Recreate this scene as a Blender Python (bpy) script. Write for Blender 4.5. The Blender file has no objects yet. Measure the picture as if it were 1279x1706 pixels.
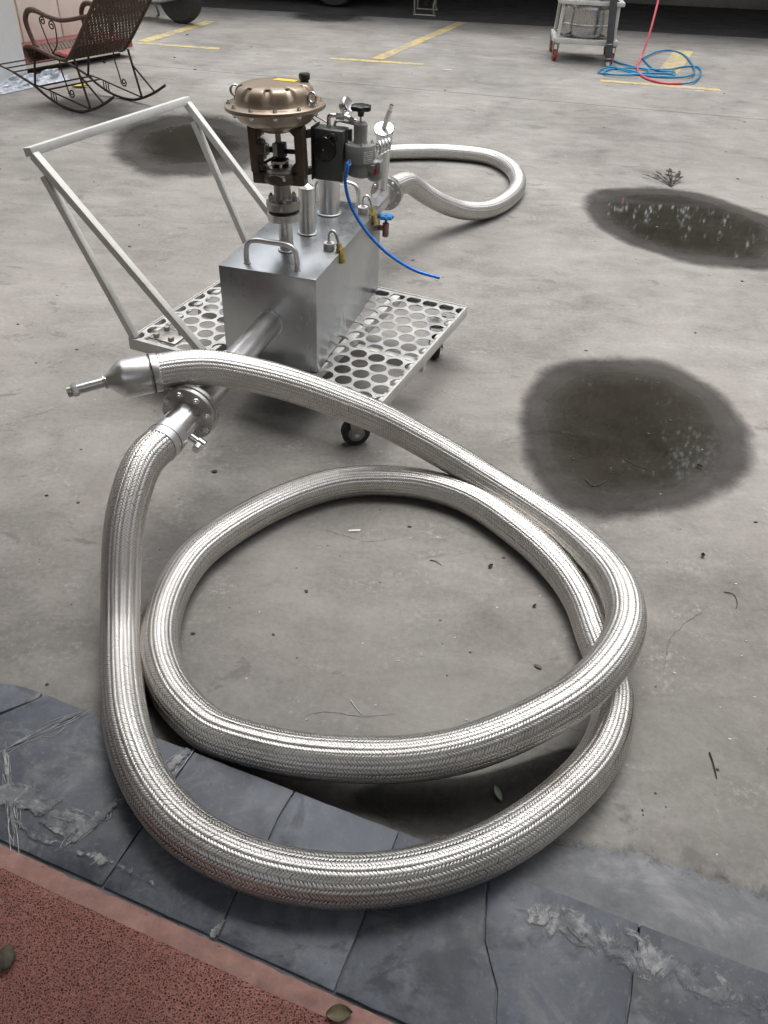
import bpy, bmesh, math, random
import numpy as np
from mathutils import Vector, Matrix, noise as mnoise

S = bpy.context.scene
COL = S.collection
random.seed(7)
RNG = np.random.default_rng(11)

# ------------------------------------------------------------------ camera
CAM_H, FPX, PITCH, ROLL = 1.5, 1334.33, 0.6789, 0.0494
_cp, _sp, _cr, _sr = math.cos(PITCH), math.sin(PITCH), math.cos(ROLL), math.sin(ROLL)
C_F = np.array([0, _cp, -_sp]); _U0 = np.array([0, _sp, _cp]); _R0 = np.array([1.0, 0, 0])
C_R = _cr*_R0 + _sr*_U0; C_U = -_sr*_R0 + _cr*_U0
cd = bpy.data.cameras.new('camera'); cam = bpy.data.objects.new('camera', cd); COL.objects.link(cam)
cd.sensor_fit = 'VERTICAL'; cd.sensor_height = 36; cd.lens = 36*FPX/1706
cd.clip_start = 0.02; cd.clip_end = 400
m = Matrix([[C_R[0], C_U[0], -C_F[0], 0], [C_R[1], C_U[1], -C_F[1], 0], [C_R[2], C_U[2], -C_F[2], CAM_H], [0, 0, 0, 1]])
cam.matrix_world = m
S.camera = cam

# ------------------------------------------------------------------ sky, sun, exposure (overcast day)
SUN_EL, SUN_AZ = math.radians(72), math.radians(12)      # azimuth from +Y towards +X
w = bpy.data.worlds.new('World'); S.world = w; w.use_nodes = True
nt = w.node_tree; bg = nt.nodes['Background']
sky = nt.nodes.new('ShaderNodeTexSky'); sky.sky_type = 'NISHITA'; sky.sun_disc = False
sky.sun_elevation = SUN_EL; sky.sun_rotation = SUN_AZ; sky.air_density = 1.0; sky.dust_density = 3.5; sky.ozone_density = 1.0
hs = nt.nodes.new('ShaderNodeHueSaturation'); hs.inputs['Saturation'].default_value = 0.22
nt.links.new(sky.outputs[0], hs.inputs['Color']); nt.links.new(hs.outputs[0], bg.inputs['Color'])
bg.inputs['Strength'].default_value = 0.15
sd = bpy.data.lights.new('sun', 'SUN'); sd.energy = 0.5; sd.angle = math.radians(40); sd.color = (1.0, 0.97, 0.93)
sun = bpy.data.objects.new('sun', sd); COL.objects.link(sun)
_d = Vector((math.sin(SUN_AZ)*math.cos(SUN_EL), math.cos(SUN_AZ)*math.cos(SUN_EL), math.sin(SUN_EL)))
sun.rotation_euler = _d.to_track_quat('Z', 'Y').to_euler(); sun.location = (0, 5, 12)
S.cycles.max_bounces = 7; S.cycles.diffuse_bounces = 3; S.cycles.glossy_bounces = 4; S.cycles.transparent_max_bounces = 8; S.cycles.caustics_reflective = False; S.cycles.caustics_refractive = False
S.view_settings.view_transform = 'Standard'; S.view_settings.look = 'None'
S.view_settings.exposure = 1.2; S.view_settings.gamma = 1.0; S.view_settings.use_curve_mapping = False

# ------------------------------------------------------------------ helpers
def V(*a): return np.array(a, float)
def at(x, y, z=0.0):
    "surveyed point of the photograph, dropped on the level plane at height z"
    d = C_F + C_R*(x-639.5)/FPX - C_U*(y-853)/FPX
    return V(0, 0, CAM_H) + d*((z-CAM_H)/d[2])
def unit(a): a = np.asarray(a, float); return a/np.linalg.norm(a)
def frame(ax):
    ax = unit(ax); t = V(0, 0, 1) if abs(ax[2]) < .9 else V(1, 0, 0)
    a = unit(np.cross(t, ax)); return a, np.cross(ax, a), ax

class MB:
    def __init__(s): s.v = []; s.f = []
    def add(s, vs, fs):
        o = len(s.v); s.v += [tuple(map(float, p)) for p in vs]; s.f += [tuple(i+o for i in f) for f in fs]; return s
    def box(s, c, size, ax=None):
        if ax is None: ax = (V(1,0,0), V(0,1,0), V(0,0,1))
        c = np.asarray(c, float); h = [a*q/2 for a, q in zip(ax, size)]
        vs = [c + i*h[0] + j*h[1] + k*h[2] for k in (-1,1) for j in (-1,1) for i in (-1,1)]
        return s.add(vs, [(0,2,3,1),(4,5,7,6),(0,1,5,4),(2,6,7,3),(0,4,6,2),(1,3,7,5)])
    def bar(s, p0, p1, wd, ht, up=(0,0,1)):
        p0, p1 = np.asarray(p0, float), np.asarray(p1, float); L = np.linalg.norm(p1-p0); a = (p1-p0)/L
        b = np.cross(up, a); b = unit(b); c = np.cross(a, b)
        return s.box((p0+p1)/2, (L, wd, ht), (a, b, c))
    def lathe(s, o, ax, prof, n=24, fn=None, start=None):
        a, b, c = frame(ax); o = np.asarray(o, float); vs = []; fs = []
        for (r, z) in prof:
            for i in range(n):
                t = 2*math.pi*i/n; rr, zz = (r, z) if fn is None else fn(r, z, t)
                vs.append(o + a*rr*math.cos(t) + b*rr*math.sin(t) + c*zz)
        m = len(prof)
        for k in range(m-1):
            for i in range(n):
                j = (i+1) % n; fs.append((k*n+i, k*n+j, (k+1)*n+j, (k+1)*n+i))
        if prof[0][0] > 1e-6: fs.append(tuple(reversed(range(n))))
        if prof[-1][0] > 1e-6: fs.append(tuple(range((m-1)*n, m*n)))
        return s.add(vs, fs)
    def cyl(s, p0, p1, r0, r1=None, n=20, ch=0.0):
        p0, p1 = np.asarray(p0, float), np.asarray(p1, float); L = np.linalg.norm(p1-p0); r1 = r0 if r1 is None else r1
        pr = [(r0, 0), (r1, L)] if ch <= 0 else [(r0-ch, 0), (r0, ch), (r1, L-ch), (r1-ch, L)]
        return s.lathe(p0, p1-p0, pr, n)
    def ring(s, p0, p1, r, rin, n=28, ch=.001):
        p0, p1 = np.asarray(p0, float), np.asarray(p1, float); L = np.linalg.norm(p1-p0)
        a, b, c = frame(p1-p0); pr = [(rin, 0), (r-ch, 0), (r, ch), (r, L-ch), (r-ch, L), (rin, L)]
        vs = []; fs = []; m = len(pr)
        for (q, z) in pr:
            for i in range(n):
                t = 2*math.pi*i/n; vs.append(p0 + a*q*math.cos(t) + b*q*math.sin(t) + c*z)
        for k in range(m):
            for i in range(n):
                j = (i+1) % n; k2 = (k+1) % m; fs.append((k*n+i, k*n+j, k2*n+j, k2*n+i))
        return s.add(vs, fs)
    def torus(s, c, ax, R, r, n=24, k=10, arc=1.0):
        a, b, d = frame(ax); c = np.asarray(c, float)
        pts = [c + a*R*math.cos(2*math.pi*arc*i/n) + b*R*math.sin(2*math.pi*arc*i/n) for i in range(n + (arc < 1))]
        return s.tube(pts, r, k, closed=arc >= 1)
    def tube(s, pts, r, n=10, closed=False, flat=None):
        P = np.asarray(pts, float); m = len(P); r = np.broadcast_to(r, (m,))
        if closed: T = np.roll(P, -1, 0) - np.roll(P, 1, 0)
        else: T = np.gradient(P, axis=0)
        T /= np.linalg.norm(T, axis=1)[:, None]
        N = np.zeros_like(P); a, _, _ = frame(T[0]); N[0] = a
        for i in range(1, m):
            q = N[i-1] - T[i]*(N[i-1] @ T[i]); N[i] = q/np.linalg.norm(q)
        B = np.cross(T, N); vs = []; fs = []
        for i in range(m):
            for j in range(n):
                t = 2*math.pi*j/n; vs.append(P[i] + r[i]*(N[i]*math.cos(t) + B[i]*math.sin(t)))
        for i in range(m if closed else m-1):
            i2 = (i+1) % m
            for j in range(n):
                j2 = (j+1) % n; fs.append((i*n+j, i*n+j2, i2*n+j2, i2*n+j))
        if not closed: fs.append(tuple(reversed(range(n)))); fs.append(tuple(range((m-1)*n, m*n)))
        return s.add(vs, fs)
    def prism(s, poly, off):
        n = len(poly); P = np.asarray(poly, float); off = np.asarray(off, float)
        nrm = np.zeros(3)
        for i in range(n): nrm += np.cross(P[i]-P[0], P[(i+1) % n]-P[0])
        if nrm @ off < 0: P = P[::-1]
        vs = list(P) + list(P+off)
        return s.add(vs, [tuple(reversed(range(n))), tuple(range(n, 2*n))] + [(i, (i+1) % n, n+(i+1) % n, n+i) for i in range(n)])
    def hexa(s, p, ax, r, h, phase=0.0):
        return s.lathe(p, ax, [(r, 0), (r, h*.8), (r*.86, h)], 6)
    def mesh(s, name, bevel=0, seg=2, smooth=35):
        me = bpy.data.meshes.new(name); me.from_pydata(s.v, [], s.f); me.validate(); me.update()
        if bevel > 0:
            bm = bmesh.new(); bm.from_mesh(me)
            ed = [e for e in bm.edges if len(e.link_faces) == 2 and e.calc_face_angle(0) > math.radians(28)]
            bmesh.ops.bevel(bm, geom=ed, offset=bevel, segments=seg, affect='EDGES', profile=.5, clamp_overlap=True)
            bm.to_mesh(me); bm.free()
        if smooth:
            me.shade_smooth(); me.set_sharp_from_angle(angle=math.radians(smooth))
        return me
    def build(s, name, mat, parent=None, bevel=0, seg=2, smooth=35):
        return link(name, s.mesh(name, bevel, seg, smooth), mat, parent)

def link(name, me, mat, parent=None, mw=None):
    if mat is not None and not me.materials: me.materials.append(mat)
    o = bpy.data.objects.new(name, me); COL.objects.link(o)
    if parent is not None:
        o.parent = parent
        q = parent
        loc = Vector((0,0,0))
        while q is not None: loc += q.location; q = q.parent
        o.location = -loc if mw is None else Vector(mw.to_translation()) - loc
    elif mw is not None: o.location = mw.to_translation()
    if mw is not None: o.rotation_euler = mw.to_euler(); o.scale = mw.to_scale()
    return o
def tag(o, label=None, cat=None, group=None, kind=None):
    if label: o['label'] = label
    if cat: o['category'] = cat
    if group: o['group'] = group
    if kind: o['kind'] = kind
    return o
def thing(name, loc, label, cat, group=None):
    o = bpy.data.objects.new(name, None); COL.objects.link(o); o.location = Vector([float(q) for q in loc]); o.empty_display_size = .1
    return tag(o, label, cat, group)
def spline(pts, step=None, n=None):
    "centripetal-ish Catmull-Rom through the points, resampled evenly"
    P = np.asarray(pts, float); Q = np.vstack([2*P[0]-P[1], P, 2*P[-1]-P[-2]]); out = []
    for i in range(1, len(Q)-2):
        t = np.linspace(0, 1, 24, endpoint=False)[:, None]
        p0, p1, p2, p3 = Q[i-1], Q[i], Q[i+1], Q[i+2]
        out.append(.5*((2*p1) + (-p0+p2)*t + (2*p0-5*p1+4*p2-p3)*t**2 + (-p0+3*p1-3*p2+p3)*t**3))
    out.append(P[-1:]); C = np.vstack(out)
    d = np.r_[0, np.cumsum(np.linalg.norm(np.diff(C, axis=0), axis=1))]
    k = n or max(2, int(d[-1]/step)+1); s = np.linspace(0, d[-1], k)
    return np.stack([np.interp(s, d, C[:, i]) for i in range(3)], 1)

# ------------------------------------------------------------------ materials
class NT:
    def __init__(s, mat): s.t = mat.node_tree; s.b = s.t.nodes['Principled BSDF']; s.o = s.t.nodes['Material Output']; s._p = None
    def n(s, ty, **kw):
        nd = s.t.nodes.new('ShaderNode'+ty)
        for k, v in kw.items(): setattr(nd, k, v)
        return nd
    def l(s, a, b): s.t.links.new(a, b)
    def put(s, sock, val):
        if hasattr(val, 'node'): s.l(val, sock)
        else: sock.default_value = val
    def pos(s):
        if s._p is None: s._p = s.n('NewGeometry').outputs['Position']
        return s._p
    def obj(s): return s.n('TexCoord').outputs['Object']
    def scale(s, vec, sc, off=(0,0,0), rot=(0,0,0)):
        m = s.n('Mapping'); s.l(vec, m.inputs[0]); m.inputs['Scale'].default_value = sc; m.inputs['Location'].default_value = off; m.inputs['Rotation'].default_value = rot; return m.outputs[0]
    def noise(s, vec, sc, det=6, ro=.6, dist=0.0):
        q = s.n('TexNoise'); s.l(vec, q.inputs['Vector']); q.inputs['Scale'].default_value = sc; q.inputs['Detail'].default_value = det; q.inputs['Roughness'].default_value = ro; q.inputs['Distortion'].default_value = dist; return q.outputs['Fac']
    def voro(s, vec, sc, feat='F1', out='Distance'):
        q = s.n('TexVoronoi', feature=feat); s.l(vec, q.inputs['Vector']); q.inputs['Scale'].default_value = sc; return q.outputs[out]
    def ramp(s, fac, stops):
        q = s.n('ValToRGB'); s.l(fac, q.inputs[0]); e = q.color_ramp.elements
        while len(e) < len(stops): e.new(.5)
        for el, (p, c) in zip(e, stops): el.position = p; el.color = (*c, 1) if len(c) == 3 else c
        return q.outputs[0]
    def math(s, op, a, b=0.0, c=None, clamp=False):
        q = s.n('Math', operation=op, use_clamp=clamp); s.put(q.inputs[0], a); s.put(q.inputs[1], b)
        if c is not None: s.put(q.inputs[2], c)
        return q.outputs[0]
    def mr(s, v, a, b, c=0.0, d=1.0, smooth=True):
        q = s.n('MapRange', interpolation_type='SMOOTHSTEP' if smooth else 'LINEAR'); s.put(q.inputs[0], v)
        for i, x in enumerate((a, b, c, d)): s.put(q.inputs[1+i], x)
        return q.outputs[0]
    def mix(s, f, a, b, mode='MIX'):
        q = s.n('Mix', data_type='RGBA', blend_type=mode); s.put(q.inputs[0], f)
        for k, x in ((6, a), (7, b)):
            if hasattr(x, 'node'): s.l(x, q.inputs[k])
            else: q.inputs[k].default_value = (*x, 1) if len(x) == 3 else x
        return q.outputs[2]
    def bump(s, h, st=.3, dist=.002, nrm=None):
        q = s.n('Bump'); q.inputs['Strength'].default_value = st; q.inputs['Distance'].default_value = dist; s.l(h, q.inputs['Height'])
        if nrm is not None: s.l(nrm, q.inputs['Normal'])
        return q.outputs[0]
    def set(s, **kw):
        nm = dict(col='Base Color', rough='Roughness', metal='Metallic', nrm='Normal', spec='Specular IOR Level', aniso='Anisotropic', tan='Tangent', trans='Transmission Weight', coat='Coat Weight', alpha='Alpha')
        for k, v in kw.items():
            sk = s.b.inputs[nm[k]]
            if hasattr(v, 'node'): s.l(v, sk)
            elif isinstance(v, tuple): sk.default_value = (*v, 1)
            else: sk.default_value = v
        return s
def newmat(name): m = bpy.data.materials.new(name); m.use_nodes = True; return m, NT(m)

def simple(name, col, rough=.5, metal=0.0, var=.12, vsc=14, bump=.0, bsc=120, rvar=.1, dirt=0.0, dirtcol=(.05,.045,.04)):
    m, t = newmat(name); p = t.pos()
    f = t.noise(p, vsc, 6, .65); hi = tuple(min(1, c*(1+var)) for c in col); lo = tuple(c*(1-var) for c in col)
    c = t.ramp(f, [(.3, lo), (.7, hi)])
    if dirt > 0:
        d = t.mr(t.noise(p, vsc*2.3, 8, .75), .52, .72); c = t.mix(t.math('MULTIPLY', d, dirt), c, dirtcol)
    t.set(col=c, metal=metal, rough=t.mr(t.noise(p, vsc*1.7, 5, .6), .3, .7, max(.02, rough-rvar), min(1, rough+rvar)))
    if bump > 0: t.set(nrm=t.bump(t.noise(p, bsc, 4, .6), bump, .001))
    return m
def brushed(name, col, rough=.28, sc=(3, 3, 300), st=.08, var=.1):
    m, t = newmat(name); p = t.pos()
    f = t.noise(p, 7, 6, .7); c = t.ramp(f, [(.3, tuple(x*(1-var) for x in col)), (.7, tuple(min(1, x*(1+var)) for x in col))])
    g = t.noise(t.scale(p, sc), 1.0, 4, .6)
    smudge = t.mr(t.noise(p, 9, 4, .6, .5), .4, .75, 0, .07)
    g2 = t.noise(t.scale(p, sc), 1.0, 3, .6)
    t.set(col=c, metal=1.0, rough=t.math('ADD', t.math('ADD', smudge, rough), t.mr(g2, .3, .7, -.02, .03)))
    if st > 0: t.set(nrm=t.bump(g, st, .0006))
    return m

def concrete_nodes(t):
    p = t.pos()
    def rgb(vec, sc, det, ro, dist=0.0):
        q = t.n('TexNoise'); t.l(vec, q.inputs['Vector']); q.inputs['Scale'].default_value = sc; q.inputs['Detail'].default_value = det; q.inputs['Roughness'].default_value = ro; q.inputs['Distortion'].default_value = dist
        s_ = t.n('SeparateColor'); t.l(q.outputs['Color'], s_.inputs[0]); return s_.outputs
    A = rgb(p, 1.1, 5, .64, .3); B = rgb(t.scale(p, (.85, 1.5, 1), (3, 7, 0), (0, 0, .12)), 5.0, 5, .72, .5); n3 = t.noise(p, 60, 5, .8)
    f = t.math('ADD', t.math('ADD', t.math('MULTIPLY', A[0], .42), t.math('MULTIPLY', B[0], .32)), t.math('MULTIPLY', n3, .26))
    c = t.ramp(f, [(.35, (.125, .118, .107)), (.455, (.205, .195, .179)), (.505, (.246, .235, .217)), (.56, (.288, .276, .256)), (.66, (.37, .356, .333))])
    big = t.noise(t.scale(p, (1, 1, 1), (1.7, .4, 0)), .55, 4, .6, .6)
    c = t.mix(1.0, c, t.ramp(big, [(.36, (.86, .86, .855)), (.58, (1.03, 1.03, 1.03))]), 'MULTIPLY')
    c = t.mix(t.mr(A[1], .47, .66, 0, .28), c, (.315, .278, .252))
    c = t.mix(t.mr(A[2], .5, .68, 0, .35), c, (.20, .197, .178))
    c = t.mix(t.mr(B[1], .60, .68, 0, .6), c, (.13, .122, .112))
    c = t.mix(t.mr(t.math('ADD', t.math('MULTIPLY', B[2], .5), t.math('MULTIPLY', n3, .5)), .56, .66, 0, .38), c, (.46, .44, .41))
    vo = t.n('TexVoronoi'); t.l(p, vo.inputs['Vector']); vo.inputs['Scale'].default_value = 26
    sv = t.n('SeparateColor'); t.l(vo.outputs['Color'], sv.inputs[0]); vd = vo.outputs['Distance']
    pit = t.math('MULTIPLY', t.mr(vd, .05, .12, 1, 0), t.math('GREATER_THAN', sv.outputs[0], .9))
    c = t.mix(t.math('MULTIPLY', pit, .75), c, (.07, .066, .06))
    spk = t.math('MULTIPLY', t.mr(vd, .035, .08, 1, 0), t.math('LESS_THAN', sv.outputs[0], .10))
    c = t.mix(t.math('MULTIPLY', spk, .8), c, (.62, .61, .58))
    h = t.noise(p, 70, 3, .75)
    return c, h
M = {}
m, t = newmat('concrete'); c, h = concrete_nodes(t)
t.set(col=c, rough=.76, nrm=t.bump(h, .4, .003), spec=.35); M['concrete'] = m
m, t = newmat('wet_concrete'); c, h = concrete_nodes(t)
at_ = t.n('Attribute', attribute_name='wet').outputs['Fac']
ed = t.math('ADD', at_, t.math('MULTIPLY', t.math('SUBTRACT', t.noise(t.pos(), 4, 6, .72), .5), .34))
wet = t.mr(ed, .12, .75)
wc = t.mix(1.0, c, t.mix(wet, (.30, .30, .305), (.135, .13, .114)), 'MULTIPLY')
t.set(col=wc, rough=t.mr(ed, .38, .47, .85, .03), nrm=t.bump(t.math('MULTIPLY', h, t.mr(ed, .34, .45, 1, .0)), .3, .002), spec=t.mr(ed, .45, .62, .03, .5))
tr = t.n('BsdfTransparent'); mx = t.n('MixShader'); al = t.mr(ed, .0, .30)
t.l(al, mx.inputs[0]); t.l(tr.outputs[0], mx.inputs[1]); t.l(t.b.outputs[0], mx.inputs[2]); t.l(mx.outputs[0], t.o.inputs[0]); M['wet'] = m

m, t = newmat('slate'); p = t.pos()
n1 = t.noise(p, 2.3, 8, .65, .4); n2 = t.noise(p, 26, 7, .7)
c = t.ramp(t.math('ADD', t.math('MULTIPLY', n1, .7), t.math('MULTIPLY', n2, .3)), [(.36, (.050, .056, .068)), (.5, (.100, .112, .134)), (.64, (.185, .202, .232))])
oi = t.n('ObjectInfo').outputs['Random']
c = t.mix(1.0, c, t.ramp(oi, [(0, (.72, .72, .74)), (1, (1.25, 1.25, 1.25))]), 'MULTIPLY')
dust = t.mr(t.noise(t.scale(p, (1,1,1), (4,1,0)), 7, 7, .78, .8), .5, .70, 0, .6)
c = t.mix(dust, c, (.255, .255, .25))
c = t.mix(t.mr(t.noise(p, 95, 4, .75), .56, .7, 0, .5), c, (.22, .225, .23))
c = t.mix(t.mr(t.noise(t.scale(p, (1,1,1), (9,3,0)), 3.2, 6, .75, .6), .54, .62, 0, .6), c, (.028, .031, .036))
sc_ = t.mr(t.noise(t.scale(p, (1, 9, 1), (0,0,0), (0,0,.5)), 14, 6, .8), .68, .76, 0, .5)
c = t.mix(sc_, c, (.36, .37, .38))
t.set(col=c, rough=t.mr(n2, .3, .7, .38, .62), nrm=t.bump(t.math('ADD', n2, t.math('MULTIPLY', t.noise(p, 140, 4), .4)), .25, .0015), spec=.45); M['slate'] = m

def smear(t, lo, hi):
    'thin smear: lets the surface below show where the coat runs out'
    cv_ = t.n('Attribute', attribute_name='cover').outputs['Fac']; k = t.math('ADD', cv_, t.math('MULTIPLY', t.math('SUBTRACT', t.noise(t.pos(), 21, 7, .78, .7), .5), 1.5))
    tr = t.n('BsdfTransparent'); mx = t.n('MixShader'); t.l(t.mr(k, lo, hi), mx.inputs[0]); t.l(tr.outputs[0], mx.inputs[1]); t.l(t.b.outputs[0], mx.inputs[2]); t.l(mx.outputs[0], t.o.inputs[0])
m, t = newmat('mortar'); p = t.pos(); n = t.noise(p, 30, 9, .75, .6); n2 = t.noise(p, 7, 6, .7)
c = t.ramp(t.math('ADD', t.math('MULTIPLY', n, .5), t.math('MULTIPLY', n2, .5)), [(.40, (.11, .117, .13)), (.5, (.20, .205, .215)), (.58, (.40, .40, .40)), (.70, (.66, .65, .635))])
t.set(col=c, rough=.85, nrm=t.bump(t.noise(p, 75, 6, .75), .3, .002)); smear(t, .30, .52); M['mortar'] = m
m, t = newmat('cement_skirt'); p = t.pos(); n = t.noise(p, 6, 9, .72, .5)
c = t.ramp(n, [(.32, (.10, .105, .11)), (.52, (.185, .19, .20)), (.7, (.31, .31, .31))])
t.set(col=c, rough=.8, nrm=t.bump(t.noise(p, 60, 6, .7), .4, .003)); M['cement'] = m
m, t = newmat('cement_smear'); p = t.pos(); n = t.noise(p, 6, 7, .72, .5)
c = t.ramp(n, [(.32, (.10, .105, .11)), (.52, (.185, .19, .20)), (.7, (.31, .31, .31))])
t.set(col=c, rough=.8, nrm=t.bump(t.noise(p, 60, 6, .7), .4, .003)); smear(t, .12, .5); M['skirt'] = m

m, t = newmat('coil_mat'); p = t.pos()
q = t.n('VectorMath', operation='ADD'); nz = t.n('TexNoise'); nz.inputs['Scale'].default_value = 190; t.l(p, nz.inputs['Vector'])
sc2 = t.n('VectorMath', operation='SCALE'); t.l(nz.outputs['Color'], sc2.inputs[0]); sc2.inputs['Scale'].default_value = .006
t.l(p, q.inputs[0]); t.l(sc2.outputs[0], q.inputs[1])
v1 = t.voro(q.outputs[0], 215, 'DISTANCE_TO_EDGE'); v2 = t.noise(p, 300, 3, .7)
hole = t.math('MULTIPLY', t.mr(v1, .08, .30), t.mr(v2, .40, .52))
big = t.noise(p, 5, 5, .6)
c = t.ramp(big, [(.3, (.32, .125, .10)), (.7, (.44, .19, .155))])
c = t.mix(t.mr(t.noise(p, 14, 6, .75), .52, .7, 0, .4), c, (.36, .20, .165))
c = t.mix(hole, c, (.07, .024, .019))
c = t.mix(t.mr(t.noise(p, 420, 3, .7), .6, .72, 0, .55), c, (.47, .22, .185))
t.set(col=c, rough=.62, nrm=t.bump(t.math('SUBTRACT', v2, hole), .9, .004)); M['mat'] = m
M['mat_edge'] = simple('mat_edge', (.33, .18, .15), .75, 0, .3, 26, .5, 160, dirt=.6, dirtcol=(.24,.185,.155))

# metals
m, t = newmat('braid'); p = t.pos()
tn = t.n('Tangent', direction_type='UV_MAP'); tn.uv_map = 'UVMap'
uv = t.n('UVMap'); uv.uv_map = 'UVMap'
wv = t.n('TexWave', wave_type='BANDS', bands_direction='X'); t.l(uv.outputs[0], wv.inputs['Vector']); wv.inputs['Scale'].default_value = 2.2
c = t.ramp(t.noise(p, 4, 6, .65), [(.3, (.64, .62, .59)), (.7, (.77, .75, .72))])
c = t.mix(t.mr(t.noise(p, 90, 4, .7), .5, .75, 0, .35), c, (.40, .385, .365))
c = t.mix(t.mr(t.noise(p, 3.3, 6, .7, .5), .52, .68, 0, .45), c, (.45, .42, .38))
t.set(col=c, metal=1.0, rough=t.mr(t.noise(p, 5, 3, .6), .35, .65, .35, .45), aniso=.6, tan=tn.outputs[0], nrm=t.bump(wv.outputs['Fac'], .35, .0003)); M['braid'] = m
M['hose_core'] = simple('hose_core', (.2, .195, .185), .5, 1.0)
M['steel'] = brushed('steel', (.66, .655, .65), .31, (30, 30, 6), .0, .05)
M['steel_bright'] = brushed('steel_bright', (.72, .715, .71), .19, (40, 40, 40), .0, .05)
M['sheet'] = brushed('sheet', (.44, .458, .47), .29, (90, 90, 2.5), .0, .05)
M['cast_steel'] = simple('cast_steel', (.36, .345, .32), .42, .85, .18, 30, .25, 220)
M['flange'] = simple('flange', (.48, .47, .455), .33, 1.0, .15, 25, .12, 200)
M['bolt'] = simple('bolt', (.70, .69, .66), .3, 1.0, .15, 60)
M['gasket'] = simple('gasket', (.02, .02, .02), .7)
M['white_metal'] = simple('white_metal', (.62, .61, .575), .45, .0, .12, 9, .15, 160, dirt=.35, dirtcol=(.30,.28,.25))
M['drum_steel'] = brushed('drum_steel', (.42, .41, .395), .24, (120, 120, 3), .0, .1)
M['pebble'] = simple('pebble', (.10, .085, .06), .7, 0, .4, 90, .4, 200)
M['deck_paint'] = simple('deck_paint', (.54, .54, .53), .36, .5, .12, 12, .12, 150, dirt=.4, dirtcol=(.27,.255,.235))
m, t = newmat('bronze_paint'); p = t.pos()
c = t.ramp(t.noise(p, 9, 7, .7), [(.3, (.285, .22, .155)), (.7, (.35, .275, .20))])
c = t.mix(t.mr(t.noise(p, 35, 8, .8), .6, .75, 0, .3), c, (.28, .235, .19))
t.set(col=c, metal=.35, rough=.36, nrm=t.bump(t.noise(p, 170, 4, .6), .12, .001), coat=.25); M['bronze'] = m
M['bronze_dark'] = simple('bronze_dark', (.10, .075, .055), .45, .25, .2, 20, .1)
M['olive_case'] = simple('olive_case', (.10, .11, .10), .42, .15, .1, 12, .06)
M['grey_cast'] = simple('grey_cast', (.27, .275, .26), .4, .15, .1, 20, .15)
M['black_plastic'] = simple('black_plastic', (.012, .012, .013), .35, 0, .2, 30)
M['black_metal'] = simple('black_metal', (.02, .019, .018), .45, .3, .2, 30)
M['rubber'] = simple('rubber', (.028, .027, .026), .75, 0, .25, 40, .2, 150, dirt=.5, dirtcol=(.12,.11,.10))
M['yellow_sticker'] = simple('yellow_sticker', (.78, .52, .02), .5, 0, .05)
M['white_plastic'] = simple('white_plastic', (.72, .72, .70), .45, 0, .05)
M['brass'] = simple('brass', (.70, .56, .20), .3, .9, .15, 40)
M['blue_tube'] = simple('blue_tube', (.012, .21, .80), .25, 0, .08, 20)
M['blue_paint'] = simple('blue_paint', (.02, .16, .42), .4, 0, .15, 40)
M['copper_red'] = simple('copper_red', (.30, .16, .13), .5, .3, .3, 60)
M['label_print'] = simple('label_print', (.75, .75, .73), .5, 0, .05)
M['ink'] = simple('ink', (.03, .03, .03), .6)
M['red_print'] = simple('red_print', (.55, .03, .06), .5)
M['rust_iron'] = simple('rust_iron', (.045, .030, .022), .6, .3, .35, 40, .3, 180)
m, t = newmat('wicker'); p = t.pos()
c = t.ramp(t.noise(p, 60, 5, .7), [(.3, (.045, .024, .016)), (.7, (.125, .068, .045))])
t.set(col=c, rough=.55, nrm=t.bump(t.noise(p, 200, 3), .3, .001)); M['wicker'] = m
m, t = newmat('plaster'); p = t.pos()
c = t.ramp(t.noise(p, 2, 7, .7), [(.3, (.80, .79, .77)), (.7, (.88, .87, .85))])
c = t.mix(t.mr(t.noise(p, 6, 8, .75), .56, .72, 0, .5), c, (.38, .36, .35)); t.set(col=c, rough=.8, nrm=t.bump(t.noise(p, 60, 6), .3, .003)); M['plaster'] = m
M['cream'] = simple('cream', (.87, .84, .73), .6, 0, .08, 5, dirt=.2, dirtcol=(.5,.42,.3))
M['carpet'] = simple('carpet', (.30, .10, .095), .9, 0, .2, 40, .6, 260)
M['dark_base'] = simple('dark_base', (.05, .047, .045), .8)
m, t = newmat('yellow_paint'); c, h = concrete_nodes(t); p = t.pos()
n = t.noise(p, 14, 8, .75, .6)
wear = t.mr(t.math('ADD', n, t.math('MULTIPLY', t.math('SUBTRACT', t.noise(p, 1.6, 4), .5), .55)), .40, .60, .88, .12)
t.set(col=t.mix(wear, c, (.55, .42, .14)), rough=.7, nrm=t.bump(h, .3, .002)); M['yellow_paint'] = m
M['dark_floor'] = simple('dark_floor', (.052, .050, .047), .75, 0, .35, 2.5, .4, 120)
M['car_paint'] = simple('car_paint', (.02, .021, .024), .18, .3, .05)
M['glass_dark'] = simple('glass_dark', (.01, .012, .013), .05, 0, .05, rvar=.02)
M['alloy'] = simple('alloy', (.62, .62, .62), .25, 1.0)
M['lamp_lens'] = simple('lamp_lens', (.7, .7, .7), .12, .2)
M['red_wheel'] = simple('red_wheel', (.30, .035, .04), .5, 0, .2, 40)
M['grey_rubber'] = simple('grey_rubber', (.055, .058, .065), .5, 0, .15, 20)
M['red_cord'] = simple('red_cord', (.62, .10, .13), .45)
M['blue_cord'] = simple('blue_cord', (.02, .24, .46), .4)
M['leaf_dry'] = simple('leaf_dry', (.15, .125, .07), .7, 0, .35, 50)
M['leaf_yellow'] = simple('leaf_yellow', (.62, .50, .06), .6, 0, .15, 50)
M['leaf_green'] = simple('leaf_green', (.30, .33, .24), .6, 0, .2, 50)
M['twig'] = simple('twig', (.035, .027, .02), .8, 0, .3, 60)
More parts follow.
